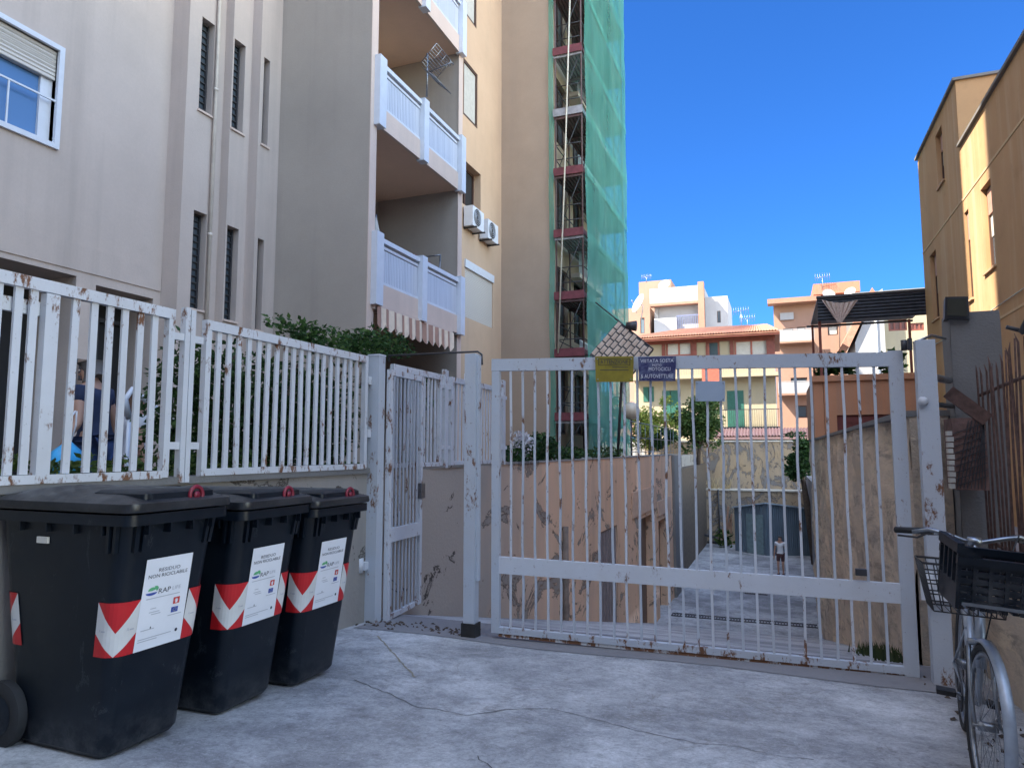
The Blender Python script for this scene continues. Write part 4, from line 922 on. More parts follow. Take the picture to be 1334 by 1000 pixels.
# ============================================================ BICYCLE (local: x forward, z up)
def make_bike():
    wb=1.07; Rw=.355
    r=thing('bicycle','silver city bicycle with black crate and wire basket leaning beside the gate','bicycle',(0,0,0))
    def V(x,y,z): return Vector((x,y,z))
    st=R(7); hx=wb-.06   # steering axis through head
    def steer(p):
        c=V(wb-.08,0,0); d=p-c; ca,sa=math.cos(st),math.sin(st); return c+V(d.x*ca-d.y*sa,d.x*sa+d.y*ca,d.z)
    def wheel(cx,f,front):
        N=40; m=MB(); m.tube([f(V(cx+Rw*math.cos(a*2*math.pi/N),0,Rw+Rw*math.sin(a*2*math.pi/N))) for a in range(N)],.021,8,closed=True); w_=m.build('wheel',mRubber,r)
        m=MB(); rr_=Rw-.028; m.tube([f(V(cx+rr_*math.cos(a*2*math.pi/N),0,Rw+rr_*math.sin(a*2*math.pi/N))) for a in range(N)],.013,6,closed=True); m.build('rim',mSteel,w_)
        m=MB()
        for i in range(32):
            a=i*2*math.pi/32; s_=.028*(1 if i%2 else -1); m.tube([f(V(cx+.018*math.cos(a+1.2),s_,Rw+.018*math.sin(a+1.2))),f(V(cx+rr_*math.cos(a),0,Rw+rr_*math.sin(a)))],.0014,3,cap=False)
        m.build('spokes',mSteel,w_); m=MB(); m.tube([f(V(cx,-.04,Rw)),f(V(cx,.04,Rw))],.022 if front else .03,10); m.tube([f(V(cx,-.06,Rw)),f(V(cx,.06,Rw))],.008,8); m.build('hub',mSteel,w_)
    I=lambda p:p
    wheel(0,I,False); wheel(wb,steer,True)
    def fender(cx,f,a0,a1,name,rf=.39):
        m=MB(); rings=[]
        for i in range(21):
            a=R(a0+(a1-a0)*i/20); row=[]
            for w_,dr in ((-.025,-.016),(-.020,-.003),(0,.004),(.020,-.003),(.025,-.016)):
                rr_=rf+dr; row.append(f(V(cx+rr_*math.cos(a),w_,Rw+rr_*math.sin(a))))
            rings.append(row)
        m.loft(rings,False,False,True,False); o=m.build(name,mAlu,r)
        m=MB()
        for s_ in (-1,1): m.tube([f(V(cx,.05*s_,Rw)),f(V(cx+rf*math.cos(R(a0+8)),.032*s_,Rw+rf*math.sin(R(a0+8))))],.003,4)
        m.build('stay',mSteel,o)
    fender(0,I,185,30,'rear_fender'); fender(wb,steer,-5,120,'front_fender')
    # frame
    bb=V(.44,0,.29); seat_t=V(.28,0,.70); hb=V(wb-.20,0,.62); ht=V(wb-.245,0,.80)
    m=MB(); m.tube([bb,seat_t],.016,8); m.tube([bb,V(.75,0,.36),hb],.016,8); m.tube([seat_t+(bb-seat_t)*.45,V(.66,0,.50),ht-V(0,0,.04)],.013,8); m.tube([hb-V(-.015,0,.05),ht+V(-.01,0,.04)],.023,8)
    for s_ in (-1,1): m.tube([bb+V(0,.02*s_,0),V(0,.055*s_,Rw)],.010,6); m.tube([seat_t+V(0,.015*s_,-.06),V(0,.055*s_,Rw)],.008,6)
    m.build('frame',mAlu,r)
    m=MB(); cr=V(wb-.12,0,.70) 
    for s_ in (-1,1): m.tube([steer(V(wb-.165,.045*s_,.70)),steer(V(wb-.10,.05*s_,.50)),steer(V(wb,.05*s_,Rw))],[.011,.010,.007],8)
    m.tube([steer(V(wb-.165,-.05,.70)),steer(V(wb-.165,.05,.70))],.018,8); m.build('fork',mSteel,r)
    m=MB(); m.tube([V(.28,0,.66),V(.235,0,.88)],.013,8); m.build('seat_post',mSteel,r)
    m=MB(); m.loft([[V(.10+a,b*k,z) for a,b in ()] for z in ()] or [[V(.08,-.09,.90),V(.08,.09,.90),V(.08,.07,.94),V(.08,-.07,.94)],[V(.2,-.085,.90),V(.2,.085,.90),V(.2,.06,.945),V(.2,-.06,.945)],[V(.30,-.03,.90),V(.30,.03,.90),V(.30,.025,.935),V(.30,-.025,.935)],[V(.37,-.02,.90),V(.37,.02,.90),V(.37,.015,.925),V(.37,-.015,.925)]]); m.build('saddle',mRubber,r)
    # handlebar
    S=lambda x,y,z: steer(V(x,y,z+(.02 if z>.8 else 0))); top=S(wb-.27,0,1.155)
    m=MB(); m.tube([ht,S(wb-.262,0,1.05),top],.014,8); m.tube([S(wb-.27,-.03,1.16),S(wb-.27,.03,1.16)],.022,8); m.build('stem',mSteel,r)
    m=MB(); pts=[(-.30,.27,1.175),(-.27,.20,1.20),(-.235,.12,1.185),(-.26,.04,1.158),(-.26,-.04,1.158),(-.235,-.12,1.185),(-.27,-.20,1.20),(-.30,-.27,1.175)]
    m.tube([S(wb+a-.02,b,c) for a,b,c in pts],.0115,8); hbn=m.build('handlebar',mSteel,r)
    for s_ in (-1,1):
        m=MB(); m.tube([S(wb-.33,.23*s_,1.185),S(wb-.41,.34*s_,1.17)],.017,8); m.build('grip',mRubber,hbn)
        m=MB(); m.tube([S(wb-.30,.20*s_,1.18),S(wb-.31,.25*s_,1.15),S(wb-.38,.33*s_,1.145)],.006,5); m.bar(S(wb-.30,.18*s_,1.19),S(wb-.32,.23*s_,1.185),.035,.035); m.build('brake_lever',mDkMetal,hbn)
    m=MB(); m.tube([S(wb-.31,.2,1.17),S(wb-.15,.16,1.22),S(wb-.07,.05,.95),S(wb-.15,.02,.7)],.0035,5); m.tube([S(wb-.31,-.2,1.17),S(wb-.12,-.12,1.2),S(wb-.08,-.03,.9)],.0035,5); m.build('brake_cable',mRubber,r)
    # cranks
    m=MB()
    for s_,a in ((1,R(200)),(-1,R(20))):
        e=bb+V(.17*math.cos(a),.075*s_,.17*math.sin(a)); m.tube([bb+V(0,.05*s_,0),e],.009,6)
        m.tube([e,e+V(0,.05*s_,0)],.006,5)
    m.tube([bb-V(0,.06,0),bb+V(0,.06,0)],.02,8); ck=m.build('crank',mSteel,r)
    for s_,a in ((1,R(200)),(-1,R(20))):
        e=bb+V(.17*math.cos(a),.13*s_,.17*math.sin(a)); m=MB(); m.bx(e.x-.04,e.x+.04,e.y-.045,e.y+.045,e.z-.012,e.z+.012); m.build('pedal',mRubber,ck)
    m=MB(); m.tube([bb+V(.075*math.cos(a*math.pi/12),-.05,.075*math.sin(a*math.pi/12)) for a in range(24)],.006,4,closed=True); m.build('chain_ring',mDkMetal,ck)
    m=MB(); m.tube([V(0,-.05,Rw+.035),bb+V(0,-.05,.075)],.005,4); m.tube([V(0,-.05,Rw-.035),bb+V(0,-.05,-.075)],.005,4); m.build('chain',mDkMetal,r)
    # wire basket
    m=MB(); x0,x1,y0,y1=wb-.24,wb-.02,-.27,.10
    def bk(x,y,z): 
        k=.80+.20*(z-.83)/.23; cx=(x0+x1)/2; return S(cx+(x-cx)*k,y*k,z)
    for z in (.83,.88,.93,.98,1.03,1.06):
        m.tube([bk(x0,y0,z),bk(x1,y0,z),bk(x1,y1,z),bk(x0,y1,z)],.0035 if z<1.05 else .006,4,closed=True)
    for i in range(9):
        y=y0+(y1-y0)*i/8
        for x in (x0,x1): m.tube([bk(x,y,.83),bk(x,y,1.06)],.003,4)
        m.tube([bk(x0,y,.83),bk(x1,y,.83)],.003,4)
    for i in range(1,6):
        x=x0+(x1-x0)*i/6
        for y in (y0,y1): m.tube([bk(x,y,.83),bk(x,y,1.06)],.003,4)
    m.build('wire_basket',mDkMetal,r)
    m=MB(); q=S(wb+.0,.2,.86); m.tube([q,q+V(.05,.02,-.01)],[.04,.045],12); m.build('headlamp',mRubber,r)
    return r
bk=make_bike()
fx,fy=.118,-.993
p_rear=Vector((.985,5.02,gz(5.0)+.0)); p_front=Vector((.84,3.95,gz(3.93)))
ang=math.atan2(p_front.y-p_rear.y,p_front.x-p_rear.x)
bk.rotation_mode='XYZ'; bk.matrix_world=Matrix.Translation(p_rear)@Matrix.Rotation(ang,4,'Z')@Matrix.Rotation(R(-3.2),4,'X')
# crate resting in the basket: own thing
cr=thing('plastic_crate','black plastic slatted crate tied on the front of the bicycle','crate',(0,0,0))
def crate():
    W_,D_,H_=.50,.28,.25; m=MB(); t_=.012
    def top(x): return H_
    for s_ in (-1,1):   # long sides
        y=s_*D_/2
        for k in range(6): z=.015+k*.034; m.bx(-W_/2,W_/2,y-t_/2,y+t_/2,z,z+.022 if k else z+.03)
        for k in range(9): x=-W_/2+W_*k/8; m.bx(x-.008,x+.008,y-t_*.7,y+t_*.7,.0,H_-.045)
        m.bx(-W_/2-.01,W_/2+.01,y-.014,y+.014,H_-.05,H_-.015)
    for s_ in (-1,1):
        x=s_*W_/2; m.bx(x-t_/2,x+t_/2,-D_/2,D_/2,0,.11)
        for y in (-D_/2,-D_/4,0,D_/4,D_/2): m.bx(x-t_*.7,x+t_*.7,y-.008,y+.008,.11,H_+.03)
        m.bx(x-.014,x+.014,-D_/2-.014,D_/2+.014,H_,H_+.045)
        for yy in (-1,1):
            m.prism([(x,yy*D_/2-.008,H_+.045),(x-s_*.10,yy*D_/2-.008,H_-.02),(x,yy*D_/2-.008,H_-.03)],(0,.016,0))
    for k in range(12): x=-W_/2+.02+k*(W_-.04)/11; m.bx(x-.012,x+.012,-D_/2,D_/2,0,.008)
    return m
crate().build('crate_shell',mPlastic,cr,local=True)
m=MB(); m.bx(-.235,.235,-.158,-.156,.02,.035); m.build('reflective_edge',basic('grey_scuff',(.12,.13,.15),.5),cr,local=True)
cr.matrix_world=Matrix.Translation((.965,3.86,.775))@Matrix.Rotation(R(3),4,'Z')@Matrix.Rotation(R(5),4,'Y')@Matrix.Rotation(R(4),4,'X')
# ============================================================ RIGHT BUILDING
rb=thing('townhouse','ochre and brown stained townhouse on the right with a sunlit strip','house',(5,15,0))
P=PX(4.2,-1); XR=4.2
hR=[(16.2,16.95,5.2,7.0,.22),(17.98,18.35,4.9,6.95,.16),(12.2,12.9,5.2,7.0,.22),(8.2,8.9,5.2,7.0,.22),(12.2,12.9,1.6,3.3,.2)]
hF=[(20.0,20.75,8.4,9.85,.22),(21.5,22.3,5.1,6.98,.22),(19.9,20.7,1.6,3.2,.2)]
m=MB(); facade(m,P,3.5,18.4,-.2,8.55,hR); facade(m,P,18.4,23.2,-.2,10.2,hF)
m.bx(4.45,13,3.52,18.38,-.2,8.54); m.bx(4.45,13,18.42,23.19,-.2,10.19); m.poly([(4.2,18.4,8.4),(13,18.4,8.4),(13,18.4,10.2),(4.2,18.4,10.2)]); m.poly([(4.2,3.5,-.2),(5,3.5,-.2),(5,3.5,8.55),(4.2,3.5,8.55)])
m.poly([(4.2,23.2,-.2),(5,23.2,-.2),(5,23.2,10.2),(4.2,23.2,10.2)])
m.build('wall',mRightB,rb)
m=MB(); m.bx(4.13,4.45,3.4,18.37,8.555,8.62); m.bx(4.13,13,18.34,18.45,10.205,10.27); m.bx(4.13,4.45,18.45,23.3,10.205,10.27); m.build('roof_edge',mConc,rb)
m=MB(); pbox(m,P,3.5,18.4,7.255,7.31,-.012,.02); pbox(m,P,18.42,23.2,7.28,7.33,-.012,.02); pbox(m,P,3.5,18.4,4.07,4.12,-.012,.02); m.build('string_course',stucco('pale_ochre_band',(.60,.43,.26)),rb)
m=MB(); m.tube([(4.95,18.36,8.6),(4.95,18.36,9.75),(5.5,18.36,9.8)],.04,6); m.tube([(5.45,18.36,9.8),(5.45,18.36,8.6)],.03,6); m.build('red_pipe',mRed if False else basic('red_pipe_paint',(.28,.07,.05),.6),rb)
mShP=basic('pinkish_shutter',(.42,.24,.19),.7)
for i,h in enumerate(hR+hF):
    d=h[4]-.02; o=window(rb,P,h[0]+.003,h[1]-.003,h[2]+.003,h[3]-.003,d,mull=1,fw=.07)
    m=MB(); zt=h[3]-.05-(h[3]-h[2])*.30; pbox(m,P,h[0]+.07,h[1]-.07,zt,h[3]-.07,d-.10,d-.07); m.build('shutter',mShP,o)
    if i!=4:
        m=MB(); pbox(m,P,h[0]+.07,h[1]-.07,zt-(h[3]-h[2])*.26,zt,d-.065,d-.052); m.build('curtain',mCurt,o)
    m=MB(); pbox(m,P,h[0]-.04,h[1]+.04,h[2]-.05,h[2]-.001,-.05,.06); m.build('sill',basic('sill_stone',(.42,.28,.17),.9),o)
m=MB(); a=hit(1334,535,x=4.15); a=(4.17,14,4.35); m.tube([(4.17,23,4.45),(4.17,19,4.32),(4.17,14,4.36),(4.17,9,4.3)],.012,5); solo(m,'wall_cable',mCurt,'thin pale cable along the side of the ochre townhouse','cable')
# terrace building
tb=thing('garage_building','low orange garage building with roof terrace and dark red door','building',(2.5,24,-4))
P=PY(23.5); h=(1.70,4.1,-1.0,2.55,.2)
m=MB(); facade(m,P,1.36,4.6,-4.2,3.72,[h]); m.bx(1.37,8,23.72,29,-4.2,3.70); m.poly([(1.36,23.5,-4.2),(1.36,23.9,-4.2),(1.36,23.9,3.72),(1.36,23.5,3.72)]); m.bx(1.06,1.35,23.55,29,1.86,3.71); m.build('wall',mOrange,tb)
m=MB(); m.bx(1.0,4.7,23.42,23.49,3.6,3.78); m.build('cornice',mOrange,tb)
m=MB(); pbox(m,P,h[0],h[1],h[2],h[3],.08,.14)
for k in range(16): pbox(m,P,h[0],h[1],h[2]+k*.22,h[2]+k*.22+.19,.06,.08)
m.build('roller_door',basic('dark_red_door',(.13,.03,.03),.6),tb)
pc=thing('terrace_canopy','dark corrugated canopy on thin posts over the roof terrace','canopy',(2.7,25,3.75))
m=MB(); k=42; fz=lambda q:5.47+.70*q/k
for i in range(k):
    f_=lambda q:23.30+.035*math.sin(q*math.pi/3)
    m.poly([(1.27,f_(i),fz(i)),(4.3,f_(i),fz(i)),(4.3,f_(i+1),fz(i+1)),(1.27,f_(i+1),fz(i+1))])
m.bx(1.27,4.62,23.42,28,6.16,6.2)
m.build('corrugated_sheet',basic('dark_blue_sheet',(.05,.06,.08),.5,var=.3),pc)
m=MB(); m.bx(1.25,4.62,23.24,23.42,6.2,6.26); m.build('edge_beam',mDkMetal,pc); m=MB(); m.bx(1.12,4.62,27.9,28,6.05,6.12); m.build('edge_beam',mDkMetal,pc)
for x,y in ((1.32,23.48),(1.32,27.9),(4.5,27.9)): m=MB(); m.bx(x-.04,x+.04,y-.04,y+.04,3.74,6.13); m.build('post',mTimber,pc)
m=MB(); c0=hit(1070,390,y=23.15); c1=hit(1118,390,y=23.15); tip=hit(1094,424,y=23.15); n=20
for i in range(n):
    a=i/n;b=(i+1)/n; fa=lambda a:.04*math.sin(a*40); A=c0.lerp(c1,a)+Vector((0,fa(a),-.0)); B=c0.lerp(c1,b)+Vector((0,fa(b),0)); sg=lambda a:.10*math.sin(a*math.pi)
    ta=tip+(A-tip)*.12; tb_=tip+(B-tip)*.12; ma=A.lerp(ta,.5)+Vector((0,0,0)); m.poly([A-Vector((0,0,sg(a))),B-Vector((0,0,sg(b))),tb_,ta])
m.tube([tip,hit(1094,455,y=23.35)],.012,5); solo(m,'hanging_cloth',basic('striped_cloth',(.45,.36,.32),.95,var=.3,scale=30),'gathered beige cloth hanging from the front of the dark canopy','cloth')
def plant(name,label,cat,loc,clumps,n,size,mat,group=None,stem=None,droop=0):
    t=thing(name,label,cat,loc,group); leaves(clumps,n,size,droop=droop).build('foliage',mat,t)
    if stem:
        m=MB()
        for s_ in stem: m.tube(s_[0],s_[1],7)
        m.build('trunk' if cat=='tree' else 'stems',mBark,t)
    return t
for px,lb in ((1080,'spiky pot plant at the left end of the roof terrace'),(1102,'leafy pot plant second from the left on the roof terrace'),(1168,'large pot plant at the right end of the roof terrace')):
    x=X_(px,23.9); plant('terrace_plant',lb,'plant',(x,23.9,3.75),[((x,23.9,4.15),(.32,.3,.35))],260,.22,mLeafD,'pot plants on the roof terrace',[([(x,23.9,3.75),(x,23.9,4.1)],[.04,.02])])
# ============================================================ FAR BUILDINGS
def body(o,name,mat,x0,x1,y,dep,z0,z1,holes=(),d=.2):
    m=MB(); facade(m,PY(y),x0,x1,z0,z1,list(holes),d); m.bx(x0+.01,x1-.01,y+d+.05,y+dep,z0,z1-.01)
    for x in (x0,x1): m.poly([(x,y,z0),(x,y+d+.1,z0),(x,y+d+.1,z1),(x,y,z1)])
    m.poly([(x0,y,z1),(x1,y,z1),(x1,y+d+.1,z1),(x0,y+d+.1,z1)])
    return m.build(name,mat,o)
def W(px0,py0,px1,py1,y,d=.2): # image box to plane hole
    a=hit(px0,py0,y=y); b=hit(px1,py1,y=y); return (min(a.x,b.x),max(a.x,b.x),min(a.z,b.z),max(a.z,b.z),d)
ch=thing('cream_house','cream two storey house with red tiled roof and green shutters','house',(-5,48,2))
y=48; hs_=[W(867,444,902,463,y),W(921,444,938,470,y),W(956,443,1002,463,y),W(838,504,852,523,y,.12),W(863,509,885,547,y,.12),W(947,509,970,557,y,.12)]
body(ch,'wall',mCream,-9.3,-.05,y,8,1.5,9.05,hs_)
P=PY(y)
m=MB(); zb_=Z_(900,463,y=y)
for a0,a1 in ((-7.35,-7.1),(-5.35,-5.0),(-4.4,-4.3),(-2.85,-2.6),(-.55,-.04)): pbox(m,P,a0,a1,zb_-.3,9.04,-.06,-.003)
pbox(m,P,-9.35,0,8.72,9.06,-.10,-.061); m.build('timber_trim',mTimber,ch)
for h in hs_[:3]: window(ch,P,h[0]+.01,h[1]-.01,h[2]+.01,h[3]-.01,.18,frame=basic('red_window_frame',(.30,.10,.07),.6),pane=mCurt if h is not hs_[1] else mPane,mull=2 if h is not hs_[1] else 1,fw=.12)
for h in hs_[3:]:
    m=MB(); pbox(m,P,h[0],(h[0]+h[1])/2-.02,h[2],h[3],-.03,.05); pbox(m,P,(h[0]+h[1])/2+.02,h[1],h[2],h[3],-.03,.05); m.build('green_shutter',mGreenSh,ch)
m=MB(); m.bx(-9.3,.2,47.0,47.99,6.2,6.42); m.build('balcony_slab',mCream,ch)
m=MB(); 
for i in range(60): x=-9.25+i*.158; m.bx(x,x+.025,47.02,47.05,6.42,7.3)
m.bx(-9.3,.15,47.0,47.06,7.3,7.35); m.build('balcony_railing',mConc,ch)
m=MB(); m.bx(-4.6,-3.5,46.95,46.99,5.9,7.0); m.build('hanging_rug',basic('red_rug',(.35,.09,.06),.9),ch)
m=MB(); 
for i in range(32): x=-4.0+i*.13; m.bx(x,x+.02,47.3,47.33,2.95,4.05)
m.bx(-4,.1,47.3,47.34,4.05,4.1); m.bx(-4,.1,47.28,47.99,2.85,2.95); m.build('lower_railing',mDkMetal,ch)
def tiled(o,pts_eave,pts_ridge,n,name='roof',mat=None):
    m=MB(); a,b=[Vector(p) for p in pts_eave]; c,d=[Vector(p) for p in pts_ridge]
    for i in range(n):
        s0=i/n; s1=(i+1)/n; sm=(s0+s1)/2; nrm=Vector((0,0,.09))
        A,B=a.lerp(b,s0),c.lerp(d,s0); A1,B1=a.lerp(b,s1),c.lerp(d,s1); Am,Bm=a.lerp(b,sm)+nrm,c.lerp(d,sm)+nrm
        m.poly([A,Am,Bm,B]); m.poly([Am,A1,B1,Bm])
    m.prism([a-Vector((0,0,.05)),b-Vector((0,0,.05)),d-Vector((0,0,.05)),c-Vector((0,0,.05))],(0,0,-.12))
    return m.build(name,mat or mTile,o)
rf=tiled(ch,((-10.2,47.2,9.12),(.3,47.2,9.12)),((-6.5,52,10.35),(-.5,52,10.35)),60); tiled(ch,((-10.2,56,9.12),(-10.2,47.2,9.12)),((-6.5,52.1,10.35),(-6.5,52,10.35)),40)
m=MB(); m.bx(-10.2,.3,47.2,56,8.9,9.02); m.build('eaves',mTimber,ch)
ph=thing('pink_house','pale pink flat roofed apartment house with satellite dish, above the tiled roof','apartment building',(-10,80,4))
y=80; h1=[W(857,396,912,421,y,1.2)]; body(ph,'white_volume',mWhiteW,-13.0,-7.4,y,9,3,20.0,h1)
m=MB(); b=W(848,379,913,391,y); m.bx(b[0],b[1],79.0,79.99,b[2]-.2,b[3]); m.build('parapet',mWhiteW,ph); m=MB(); m.bx(b[0],b[1],78.95,79.99,b[2]-.5,b[2]-.2); m.build('pink_band',mPinkD,ph)
m=MB(); b=W(854,417,883,430,y); m.bx(b[0],b[1],79.0,79.98,b[2]-1,b[3]); m.build('balcony_front',mWhiteW,ph); m=MB(); b=W(883,414,912,430,y)
for i in range(12): x=b[0]+(b[1]-b[0])*i/12; m.bx(x,x+.05,79.0,79.06,b[2],b[3])
m.bx(b[0],b[1],79,79.08,b[3],b[3]+.1); m.build('balcony_railing',basic('blue_rail',(.12,.14,.25),.6),ph)
body(ph,'pillar',mPinkD,-7.95,-7.3,78.9,1.0,3,20.3); h2=[W(934,405,939,420,y+1)]
body(ph,'side_volume',mWhiteW,-7.38,-4.9,y+1,8,3,18.9,h2); window(ph,PY(y+1),*h2[0][:4],.15)
body(ph,'tower',mPink,X_(836,83),X_(879,83),83,6,15,Z_(850,366,y=83)); b=W(834,414,840,434,79); body(ph,'left_volume',mPink,X_(800,79),X_(850,79),79,4,3,Z_(830,401,y=79),[b]); window(ph,PY(79),*b[:4],.15)
m=MB(); b=W(858,397,911,420,81.18); 
for p0,p1 in ((875,884),(890,905)): m.bx(X_(p0,81.15),X_(p1,81.15),81.05,81.17,b[2],b[3]-.8)
m.build('terrace_door',mCurt,ph)
def dish(c,r,label,az=0.,tilt=.5,group=None,mat=None):
    t=thing('satellite_dish',label,'satellite dish',(c[0],c[1],c[2]-r*1.5),group); c=Vector(c)
    d=Vector((math.sin(az)*math.cos(tilt),-math.cos(az)*math.cos(tilt),math.sin(tilt))); a=d.cross(Vector((0,0,1))).normalized(); b=a.cross(d)
    m=MB(); rings=[]
    for k in range(6):
        q=.05+.95*k/5; rings.append([c+(a*math.cos(u*math.pi/10)+b*math.sin(u*math.pi/10))*r*q+d*(r*.28*q*q) for u in range(20)])
    m.loft(rings,True,False); m.build('bowl',mat or mWhiteW,t)
    m=MB(); m.tube([c-b*r,c+d*r*.9-b*r*.1],.03*r+.01,5); m.tube([c+d*r*.85-b*r*.1,c+d*r*1.0-b*r*.1],.08*r,6); m.build('feed_arm',mSteel,t)
    m=MB(); m.tube([c-d*.1*r,c-d*.35*r,(c.x,c.y+.35*r,c.z-1.5*r)],.05*r,6); m.build('mast',mSteel,t)
dish(hit(834,396,y=77),1.15,'large white satellite dish left of the pink rooftop tower',az=-.9,tilt=.4)
dish(hit(866,372,y=82),.75,'small dish on the front of the pink rooftop tower',az=-.3)
def yagi(px,py0,py1,y,label):
    a=hit(px,py1,y=y); b=hit(px,py0,y=y); b.x=a.x; t=thing('roof_antenna',label,'antenna',tuple(a),'television antennas on the far roofs'); r=.012+.0003*y
    m=MB(); m.tube([a,b],r,5); m.build('mast',mSteel,t); m=MB(); L_=.55
    m.tube([b+Vector((-L_,0,-.1)),b+Vector((L_,0,.05))],r*.7,4)
    for k in range(7): q=-L_+2*L_*k/6; m.tube([b+Vector((q,-.25,-.05)),b+Vector((q,.25,-.05))],r*.5,4); m.tube([b+Vector((q,0,-.35)),b+Vector((q,0,.3))],r*.5,4)
    m.build('elements',mSteel,t)
yagi(842,360,368,83,'tiny antenna on the pink rooftop tower'); yagi(966,404,430,56,'antenna mast behind the ridge of the tiled roof'); yagi(1072,360,378,62,'antenna at the corner of the salmon rooftop'); yagi(974,414,430,57,'lower antenna right of the mast on the tiled roof')
# salmon block
sb=thing('salmon_block','tall salmon apartment block with small balconies beyond the cream house','apartment building',(1.5,62,2))
y=62; hs2=[W(1020,428,1034,444,y),W(1038,426,1050,444,y),W(1034,462,1050,474,y),W(1030,492,1052,504,y),W(1078,424,1092,436,y),W(1036,528,1052,544,y)]
body(sb,'wall',mPink,-.05,7.2,y,10,1,13.6,hs2)
for h in hs2: window(sb,PY(y),*h[:4],.18,pane=mPane if h[2]<9 else mCurt,fw=.1)
m=MB(); m.bx(-.5,3.6,60.8,62,13.6,14.0); m.build('roof_slab',mPinkD,sb)
for py in (444,512):
    m=MB(); z=Z_(1030,py,y=61); m.bx(.1,3.0,61,61.99,z-.15,z); b=m.build('balcony',mPink,sb); m=MB()
    m.bx(.1,3.0,61,61.04,z+.95,z+1.0); m.bx(.1,3.0,61.005,61.03,z,z+.9); m.build('railing_panel',mWhiteW,b)
m=MB(); b=W(1016,408,1034,416,61.9); m.bx(b[0],b[1],61.8,61.99,b[2],b[3]); m.build('white_frame',mWhiteW,sb)
body(sb,'stair_tower',mPinkD,X_(1070,63),X_(1128,63),63,5,10,Z_(1100,371,y=63)); m=MB(); z=Z_(1100,368,y=62.7); m.bx(X_(1068,62.7),X_(1130,62.7),62.4,68,z-.9,z); m.build('tower_cap',stucco('brick_red_render',(.42,.17,.11)),sb)
dish(hit(1079,384,y=61.5),.5,'small white satellite dish at the left of the salmon stair tower',az=.3); dish(hit(1108,381,y=61.5),.45,'small grey satellite dish at the right of the salmon stair tower',az=-.5)
gb=thing('grey_building','long grey low building behind the canopy with a white rooftop unit','building',(9,56,2))
body(gb,'wall',mConc,X_(1120,56),X_(1260,56),56,10,1,Z_(1170,377,y=56)); m=MB(); b=W(1168,379,1197,383,55); m.bx(b[0],b[1],54.9,55.9,b[2],b[3]); m.build('rooftop_unit',mWhiteW,gb)
wh=thing('white_house','bright white gabled house with red sloping eave, under the canopy','house',(6,45,2))
y=45; a=hit(1114,446,y=y); b=hit(1148,402,y=y); c=hit(1151,402,y=y)
m=MB(); m.prism([(a.x,y,1),(c.x,y,1),(c.x,y,c.z+1.2),(b.x-.3,y,b.z+.9),(a.x,y,a.z)],(0,6,0)); m.build('wall',mWhiteW,wh)
m=MB(); d=Vector((b.x-a.x,0,b.z-a.z)).normalized(); m.prism([(a.x-.35,y-.3,a.z-.3),(b.x-.3,y-.3,b.z+.95),(b.x-.45,y-.3,b.z+1.25),(a.x-.7,y-.3,a.z-.05)],(0,6.4,0)); m.build('eave',mTile,wh)
m=MB(); e=X_(1149,44.9); m.tube([(e,44.9,c.z),(e,44.9,2)],.06,6); m.build('drain_pipe',mWhiteP,wh)
bh=thing('beige_house','beige house with dark wooden rooftop windows, right of the white gable','house',(8,46,2))
y=46; h=[W(1157,417,1182,430,y),W(1186,421,1204,430,y)]; body(bh,'wall',mCream,X_(1152,y),X_(1240,y),y,6,1,Z_(1170,408,y=y),h)
for q in h: window(bh,PY(y),*q[:4],.15,frame=mTimber,pane=basic('brown_panel',(.10,.035,.03),.6),mull=3,fw=.1)
# low tiled roof behind back wall
lr=thing('tiled_shed','low shed with faded pink tiled roof behind the top of the yard wall','shed',(-1.5,45.5,1.8))
m=MB(); m.bx(-3.6,1.6,45.2,46.9,1.7,2.35); m.build('wall',mBackW,lr); tiled(lr,((-3.8,44.9,2.28),(1.8,44.9,2.28)),((-3.8,46.95,2.8),(1.8,46.95,2.8)),30,mat=stucco('faded_pink_tile',(.62,.36,.30)))
# balustrade + globe lamp near the trees
t=thing('garden_railing','thin metal garden railing beyond the scaffold netting','railing',(-3.9,24.5,1.3))
m=MB()
for i in range(12): y_=20.2+i*.8; m.tube([(-4.05,y_,1.3),(-4.05,y_,2.3)],.008,4)
m.tube([(-4.05,20.1,2.32),(-4.05,29,2.32)],.015,5); m.tube([(-4.05,20.1,1.85),(-4.05,29,1.85)],.01,5); m.tube([(-4.05,20.1,1.42),(-4.05,29,1.42)],.012,5); m.build('railing',mSteel,t)
t=thing('globe_lamp','round frosted globe lamp on a thin post by the garden railing','lamp',(-4.3,20.2,1))
m=MB(); q=hit(822,535,x=-4.3); 
m.tube([(q.x,q.y,q.z-.28*math.cos(a)) for a in [i*math.pi/10 for i in range(11)]],[max(.005,.28*math.sin(i*math.pi/10)) for i in range(11)],16); m.build('globe',basic('frosted_globe',(.55,.48,.38),.3),t)
m=MB(); m.tube([(q.x,q.y,.7),(q.x,q.y,q.z-.27)],.03,6); m.build('post',mDkMetal,t)
